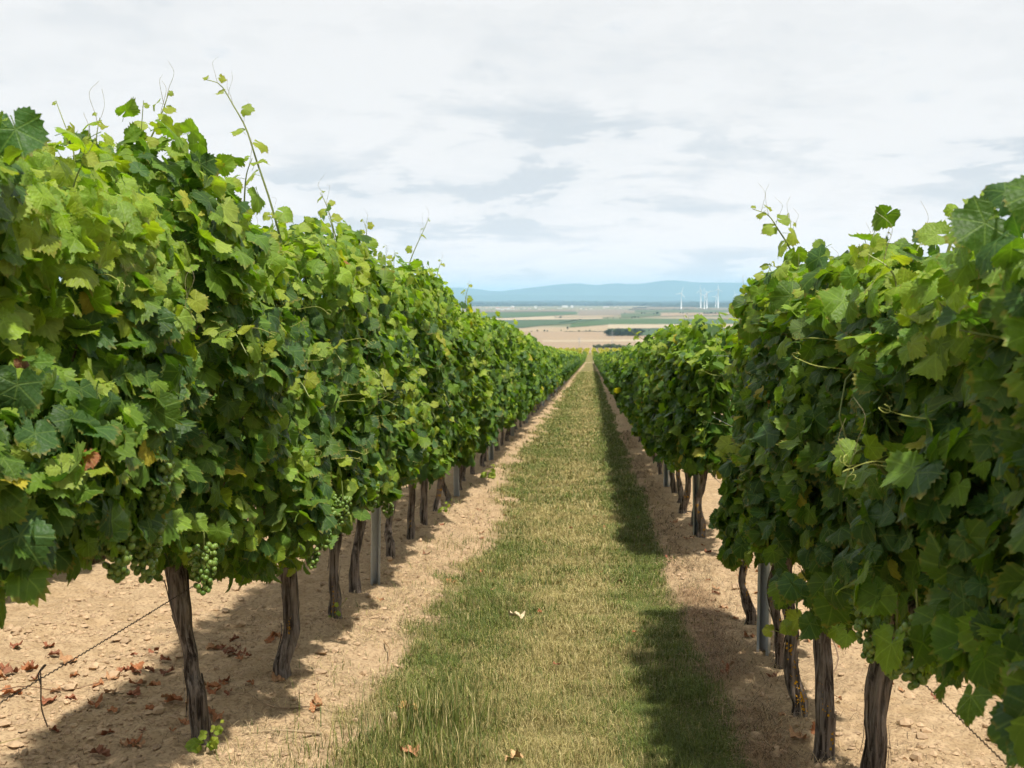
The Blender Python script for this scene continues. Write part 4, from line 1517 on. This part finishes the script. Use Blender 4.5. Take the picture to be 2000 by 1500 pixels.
def build_wires():
    for side, x0 in (('L', ROW_L), ('R', ROW_R)):
        s = 'left' if side == 'L' else 'right'
        for z, nm, r in ((.69, 'lowest', .0017), (1.08, 'middle', .0013), (1.5, 'upper', .0013)):
            ys = np.concatenate([np.arange(-1.0, 5.0, .0075) if nm == 'lowest' else np.arange(-1.0, 5.0, .5), np.arange(5.0, 20, .5), np.arange(20, 230, 5.)])
            zz = prof(ys) + z + .004 * np.sin(ys * .6)
            xx = np.full(len(ys), x0 + (.03 if side == 'L' else -.03))
            if nm == 'lowest':
                k = ys < 5.0
                zz = zz + np.where(k,   .0022 * np.sin(ys / .026 * 6.283), 0)
                zz = zz - .02 * np.sin((ys - .5) * .65) ** 2
            mb = MB(); mb.tube(np.stack([xx, ys, zz], -1), r, 4, cap=False)
            o = link('trellis_wire', mb.mesh('trellis_wire', M_WIRE if nm == 'lowest' else M_STEEL))
            tag(o, ('dark crimped wire running low along the %s row' if nm == 'lowest' else nm + ' thin trellis wire inside the foliage of the %s row') % s, 'wire', 'trellis wires')
    # loose wire end hanging from the low wire at the left edge
    mb = MB()
    z = float(prof(3.02)) + .70
    mb.tube(curve_pts([(ROW_L + .04, 3.02, z), (ROW_L + .05, 3.0, z - .03), (ROW_L + .045, 3.01, z - .09), (ROW_L + .06, 3.01, z - .14)], 10), .002, 5)
    mb.tube(curve_pts([(ROW_L + .04, 3.02, z), (ROW_L + .05, 3.03, z + .012), (ROW_L + .035, 3.05, z + .004), (ROW_L + .03, 3.03, z - .012), (ROW_L + .05, 3.0, z - .03)], 12), .002, 5)
    o = link('wire_hanger', mb.mesh('wire_hanger', M_WIRE))
    tag(o, 'short dark wire end hanging from the low wire at the left edge', 'wire')


build_wires()

# ------------------------------------------------------------------ grass, straw, clods
def blades(name, x, y, h, wd, lean, col, seed, lay=0.0, lift=0.0):
    g = np.random.default_rng(seed)
    n = len(x)
    z = gz(x, y) - .004 + lift
    a = g.uniform(0, 6.283, n)
    d = np.stack([np.cos(a), np.sin(a), np.zeros(n)], -1)
    u = np.stack([-np.sin(a), np.cos(a), np.zeros(n)], -1)
    # blades show their width to the side they do not lean
    w = wd[:, None] * .5 * u
    c = np.stack([x, y, z], -1)
    mid = c + d * (lean * h * .35)[:, None] + np.array([0, 0, 1]) * (h * (.62 - .45 * lay))[:, None]
    tip = c + d * (lean * h)[:, None] + np.array([0, 0, 1]) * (h * (1.0 - .9 * lay) * np.sqrt(np.clip(1 - .4 * lean ** 2, .1, 1)))[:, None]
    V = np.stack([c - w, c + w, mid + w * .8, mid - w * .8, tip], 1).reshape(-1, 3)
    k = np.arange(n)[:, None] * 5
    T = np.vstack([k + [0, 1, 2], k + [0, 2, 3], k + [3, 2, 4]])
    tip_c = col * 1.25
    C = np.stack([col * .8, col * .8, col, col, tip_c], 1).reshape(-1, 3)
    return V, T, C


def blade_material():
    t = NT('grass_blade')
    col = t.attr('tint')
    b = t.bsdf(col, .6, .25)
    tr = t.n('ShaderNodeBsdfTranslucent'); t.set(tr.inputs['Color'], col)
    mx = t.n('ShaderNodeMixShader'); mx.inputs[0].default_value = .25
    t.t.links.new(b, mx.inputs[1]); t.t.links.new(tr.outputs[0], mx.inputs[2])
    return t.finish(mx.outputs[0])


M_BLADE = blade_material()
G_GREEN = np.array([(.140, .172, .032), (.108, .152, .034), (.172, .198, .038), (.122, .148, .045)])
G_DRY = np.array([(.44, .36, .15), (.37, .31, .115), (.50, .415, .195), (.31, .25, .09)])


def greenness(x, y):
    g = (vn(x * 1.5, y * .9, 71) - .5) * .9 * (1 - .65 * sstep(y, 7, 16)) + (vn(x * 4.5, y * 4.0, 72) - .5) * .7
    g = g + .42 * sstep(x, .0, .35) - .22 * np.exp(-((x + .15) / .28) ** 2) + .16 * np.exp(-((x + .72) / .16) ** 2)
    g = g + .18 * (1 - sstep(y, 4.3, 6.3)) + .10 * sstep(y, 12, 22)
    return np.clip(.43 + g, .06, .95)


def build_grass():
    Vs, Ts, Cs, off = [], [], [], 0
    specs = ((3.7, 5.5, 105000, .0021, .047), (5.5, 8.0, 95000, .0027, .048), (8.0, 12.0, 75000, .0040, .05), (12.0, 20.0, 62000, .0065, .055), (20.0, 40.0, 52000, .0125, .06), (40., 110., 36000, .030, .07))
    for q, (y0, y1, n, wd, h) in enumerate(specs):
        x = rng.uniform(-1.35, .68, n); y = y0 + (y1 - y0) * rng.random(n)
        dens = turf(x, y) * (.35 + .65 * sstep(vn(x * 7, y * 7, 73), .2, .55)) * (.55 + .45 * sstep(vn(x * 2.4, y * 1.8, 78), .25, .5))
        k = rng.random(n) < np.maximum(dens, .012)
        x, y = x[k], y[k]; m = len(x)
        gr = rng.random(m) < greenness(x, y)
        col = np.where(gr[:, None], G_GREEN[rng.integers(0, 4, m)], G_DRY[rng.integers(0, 4, m)]) * rng.uniform(.75, 1.2, (m, 1))
        hh = h * rng.uniform(.45, 1.15, m) * np.where(gr, 1.0, .85) * (.75 + .7 * vn(x * 4.5, y * 4.5, 74))
        V, T, C = blades('', x, y, hh, wd * rng.uniform(.7, 1.4, m), rng.uniform(.2, 1.3, m), col, 80 + q)
        Vs.append(V); Ts.append(T + off); Cs.append(C); off += len(V)
    # taller tufts along the left edge
    for (tx, ty, r, n, h) in ((-.64, 5.0, .10, 520, .17), (-.72, 4.65, .13, 480, .13), (-.55, 4.5, .12, 380, .12), (-.93, 4.38, .12, 300, .07), (-.58, 5.45, .1, 260, .10), (-.70, 6.6, .12, 300, .08), (-.60, 8.9, .12, 240, .08),
                              (-.66, 7.5, .16, 360, .075), (-.95, 9.6, .12, 160, .07), (-.50, 7.1, .18, 380, .075), (.10, 4.35, .14, 300, .07)):
        x = tx + rng.normal(size=n) * r; y = ty + rng.normal(size=n) * r * 1.3
        gr = rng.random(n) < .74
        col = np.where(gr[:, None], G_GREEN[rng.integers(0, 4, n)] * .95, G_DRY[rng.integers(0, 4, n)]) * rng.uniform(.75, 1.15, (n, 1))
        V, T, C = blades('', x, y, h * rng.uniform(.5, 1.15, n), rng.uniform(.0022, .0042, n), rng.uniform(.1, .7, n), col, 99 + int(ty * 10))
        Vs.append(V); Ts.append(T + off); Cs.append(C); off += len(V)
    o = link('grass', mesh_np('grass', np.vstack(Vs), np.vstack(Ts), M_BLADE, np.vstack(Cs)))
    tag(o, 'mown grass path, half dry, running between the vine rows', 'grass', kind='stuff')

    # straw and dead grass matted beside the path
    Vs, Ts, Cs, off = [], [], [], 0
    for q, (n, xm, xs, y0, y1, wd, h, bcol) in enumerate(((15000, .63, .055, 3.4, 8.5, .0024, .085, (.34, .22, .12)), (5000, .70, .12, 3.4, 9, .0024, .11, (.36, .27, .15)), (7000, .64, .07, 8.5, 24, .006, .10, (.36, .25, .14)),
                                                          (11000, -1.14, .17, 3.9, 10, .0020, .075, (.46, .35, .20)), (3600, -1.10, .15, 10, 26, .006, .09, (.42, .31, .18)), (4200, -.95, .2, 3.8, 9, .0022, .08, (.42, .33, .17)), (5000, -1.6, .5, 3.4, 8, .0022, .06, (.24, .16, .09)), (5000, 1.0, .35, 3.4, 9, .0022, .07, (.34, .24, .13)))):
        x = xm + rng.normal(size=n) * xs; y = rng.uniform(y0, y1, n)
        k = vn(x * 3, y * 2.0, 91 + q) + rng.random(n) * .5 > .62
        x, y = x[k], y[k]; n = len(x)
        col = np.array(bcol) * rng.choice([.35, .55, .9, 1.1, 1.35, 1.5], (n, 1))
        V, T, C = blades('', x, y, h * rng.uniform(.3, 1.2, n), wd * rng.uniform(.6, 1.3, n), rng.uniform(.7, 1.7, n), col, 180 + q, .74 * np.ones(n) if q else .62 * np.ones(n))
        Vs.append(V); Ts.append(T + off); Cs.append(C); off += len(V)
    o = link('dry_grass', mesh_np('dry_grass', np.vstack(Vs), np.vstack(Ts), M_BLADE, np.vstack(Cs)))
    tag(o, 'brown matted dry grass and straw along the edges of the path', 'dry grass', kind='stuff')


build_grass()


def build_clods():
    n = 24000
    x = np.concatenate([rng.uniform(-3.2, -.75, n), rng.uniform(.55, 2.4, n // 2)])
    y = np.concatenate([3.0 + 10 * rng.random(n) ** 1.5, 3.0 + 9 * rng.random(n // 2) ** 1.5])
    k = rng.random(len(x)) < (1 - turf(x, y)) * (.25 + .75 * sstep(vn(x * 2.2, y * 2.2, 95), .35, .65))
    x, y = x[k], y[k]; m = len(x)
    s = .0030 + rng.exponential(.0034, m)
    s = np.minimum(s, .020)
    s = np.where(rng.random(m) < .012, rng.uniform(.018, .034, m), s)
    base = np.array([(1, 0, 0), (0, 1, 0), (-1, 0, 0), (0, -1, 0), (0, 0, 1), (0, 0, -1)], float)
    F = np.array([(0, 1, 4), (1, 2, 4), (2, 3, 4), (3, 0, 4), (1, 0, 5), (2, 1, 5), (3, 2, 5), (0, 3, 5)])
    # random squashed octahedra, subdivided once by hand: 6 + 12 edge points
    E = [(0, 1), (1, 2), (2, 3), (3, 0), (0, 4), (1, 4), (2, 4), (3, 4), (0, 5), (1, 5), (2, 5), (3, 5)]
    ei = {tuple(sorted(e)): 6 + i for i, e in enumerate(E)}
    B = np.vstack([base, [(base[a] + base[b]) / np.linalg.norm(base[a] + base[b]) for a, b in E]])
    F2 = []
    for a, b, c in F:
        ab, bc, ca = ei[tuple(sorted((a, b)))], ei[tuple(sorted((b, c)))], ei[tuple(sorted((c, a)))]
        F2 += [(a, ab, ca), (b, bc, ab), (c, ca, bc), (ab, bc, ca)]
    F2 = np.array(F2)
    W = B[None] * rng.uniform(.65, 1.25, (m, 18, 1)) * np.stack([rng.uniform(.8, 1.4, m), rng.uniform(.8, 1.4, m), rng.uniform(.45, .9, m)], -1)[:, None]
    W = W * s[:, None, None]
    W[:, :, 0] += x[:, None]; W[:, :, 1] += y[:, None]; W[:, :, 2] += (gz(x, y) + s * .25)[:, None]
    T = (F2[None] + (np.arange(m) * 18)[:, None, None]).reshape(-1, 3)
    col = np.array((.445, .31, .188)) * rng.uniform(.72, 1.05, (m, 1))
    o = link('soil_clods', mesh_np('soil_clods', W.reshape(-1, 3), T, M_TINT, np.repeat(col, 18, 0)))
    tag(o, 'pale crumbly soil clods and pebbles scattered under the vines', 'soil', kind='stuff')


build_clods()

# ------------------------------------------------------------------ fallen leaves and twigs
def crumple(k, seed):
    g = np.random.default_rng(seed)
    V, T, uv = LEAF[0][k % NV[0]]
    n0 = len(V) - 12
    V = V[:n0].copy(); uv = uv[:n0]; T = T[(T < n0).all(1)]
    r = np.hypot(V[:, 0], V[:, 1]); th = np.arctan2(V[:, 0], V[:, 1])
    V[:, 2] = .34 * r ** 2 * np.sin(2 * th + g.uniform(0, 6)) + .20 * r * np.sin(5 * th + g.uniform(0, 6)) + .25 * r ** 2 + g.normal(size=n0) * .03
    V[:, 0] *= g.uniform(.6, .9)
    V[:, 2] -= V[:, 2].min()
    return mesh_np('dead_leaf', V, T, M_DEAD, np.ones((n0, 3)), uv, False)


def dead_material():
    t = NT('dead_leaf')
    oi = t.n('ShaderNodeObjectInfo')
    nz = t.noise(t.coord('Object'), 4.0, 4)
    f = t.math('ADD', nz, .5)
    s = t.n('ShaderNodeVectorMath', operation='SCALE'); t.set(s.inputs[0], oi.outputs['Color']); t.set(s.inputs['Scale'], f)
    return t.finish(t.bsdf(s.outputs[0], .75, .2))


M_DEAD = dead_material()
DEAD_ME = [crumple(k, 40 + k) for k in range(8)]


def dead_leaf(x, y, s, col, lab, grp, cat='leaf', up=0.0):
    o = link('fallen_leaf', DEAD_ME[_g.randrange(8)], None, (x, y, float(gz(x, y)) + .003 + up))
    o.scale = (s, s, s); o.rotation_euler = (_g.uniform(-.25, .25), _g.uniform(-.25, .25), _g.uniform(0, 6.28))
    o.color = (*col, 1)
    tag(o, lab, cat, grp)


RUST = [(.30, .12, .05), (.36, .16, .07), (.24, .09, .045), (.36, .20, .10), (.21, .09, .05)]
TAN = (.55, .44, .28)
dead_leaf(-.40, 6.95, .07, TAN, 'pale tan dry vine leaf lying on the grass path', None, up=.03)
dead_leaf(-.66, 4.55, .055, (.40, .20, .10), 'curled brown vine leaf in the grass at the bottom edge, left', None, up=.03)
dead_leaf(-.28, 4.52, .05, (.50, .32, .16), 'upright tan leaf fragment in the grass at the bottom edge, centre', None, up=.03)
dead_leaf(-.76, 5.15, .06, (.45, .27, .10), 'ochre leaf at the soil edge beside the tall grass tuft', None, up=.01)
ZONES = [
    ('rust brown vine leaf in the sunny litter line beyond the left row', 'fallen leaves beyond the left row', 60, lambda: (_g.uniform(-3.1, -1.95), 0, 1)),
    ('dry brown vine leaf in the shade under the nearest left vines', 'fallen leaves under the left vines', 44, lambda: (_g.gauss(-1.62, .16), 0, 0)),
    ('reddish dry vine leaf on the sunny soil beyond the right trunks', 'fallen leaves beyond the right row', 22, lambda: (_g.uniform(1.0, 1.9), 1, 0)),
    ('brown dry vine leaf in the straw strip beside the right trunks', 'fallen leaves in the right straw strip', 30, lambda: (_g.gauss(.76, .07), 1, 2)),
    ('small orange dry leaf scattered on the soil left of the grass', 'fallen leaves on the left soil strip', 12, lambda: (_g.uniform(-1.3, -.8), 0, 2)),
    ('tiny reddish leaf scrap lying on the grass path', 'leaf scraps on the grass', 16, lambda: (_g.uniform(-.75, .45), 2, 3)),
]
for lab, grp, n, fn in ZONES:
    for _ in range(n):
        x, a, b = fn()
        if a == 0: y = (_g.choice((4.55, 4.95, 5.3, 6.1)) + _g.gauss(0, .14)) if b < 2 else _g.uniform(4.3, 12)
        elif a == 1: y = _g.uniform(3.6, 8.5) if b == 0 else _g.uniform(3.7, 11)
        else: y = _g.uniform(4.6, 13)
        if b == 1:
            # litter lies in two loose lines
            y = _g.choice((4.6, 5.2, 5.8)) + _g.gauss(0, .18) + (x + 2.5) * -.25
        s = (_g.choice((.022, .028, .034, .04, .05)) * (1.25 if b == 1 else 1)) if b != 3 else _g.uniform(.016, .03)
        dead_leaf(x, y, s, _g.choice(RUST), lab, grp, up=.025 if b == 3 else 0)


def twig(pts, r, lab, col=(.20, .12, .07)):
    pts = [(x, y, float(gz(x, y)) + h) for x, y, h in pts]
    o_ = np.array(pts[0])
    mb = MB(); mb.tube(curve_pts(np.array(pts) - o_, 12), np.linspace(r, r * .4, 12), 5, col)
    o = link('fallen_cane', mb.mesh('fallen_cane', M_TINT, True), None, tuple(o_))
    tag(o, lab, 'twig', 'fallen canes on the soil')


twig([(-1.05, 4.75, .012), (-1.12, 4.70, .03), (-1.2, 4.66, .02), (-1.32, 4.6, .01)], .007, 'crooked brown cane on the sunny soil right of the nearest left trunk', (.30, .22, .13))
twig([(-2.7, 5.0, .015), (-2.5, 5.22, .04), (-2.28, 5.24, .02), (-2.12, 5.5, .03)], .0035, 'long reddish cane among the leaf litter beyond the left row')
twig([(-2.45, 4.25, .015), (-2.28, 4.42, .03), (-2.2, 4.62, .012)], .003, 'thin greenish cane lying across the litter at the left edge', (.26, .22, .08))
twig([(-1.98, 4.15, .012), (-1.85, 4.2, .012), (-1.75, 4.18, .01)], .008, 'short dark stick on the shaded soil at the lower left', (.07, .05, .04))
twig([(-1.05, 6.25, .015), (-.98, 6.0, .05), (-.95, 5.7, .02)], .004, 'arched dry cane at the soil edge near the lichened left trunk', (.32, .2, .1))
twig([(.95, 5.25, .02), (1.05, 5.3, .16), (1.02, 5.35, .30), (1.06, 5.4, .42)], .0045, 'bare upright cane beside the orange lichened right trunk', (.26, .18, .12))
twig([(.70, 4.0, .03), (.78, 4.2, .05), (.82, 4.45, .03)], .004, 'thin brown cane in the straw at the right trunks', (.22, .14, .09))
twig([(-1.15, 5.05, .01), (-1.3, 5.0, .02), (-1.45, 5.1, .015)], .004, 'thin dry cane near the foot of the pale grey left trunk', (.30, .2, .12))
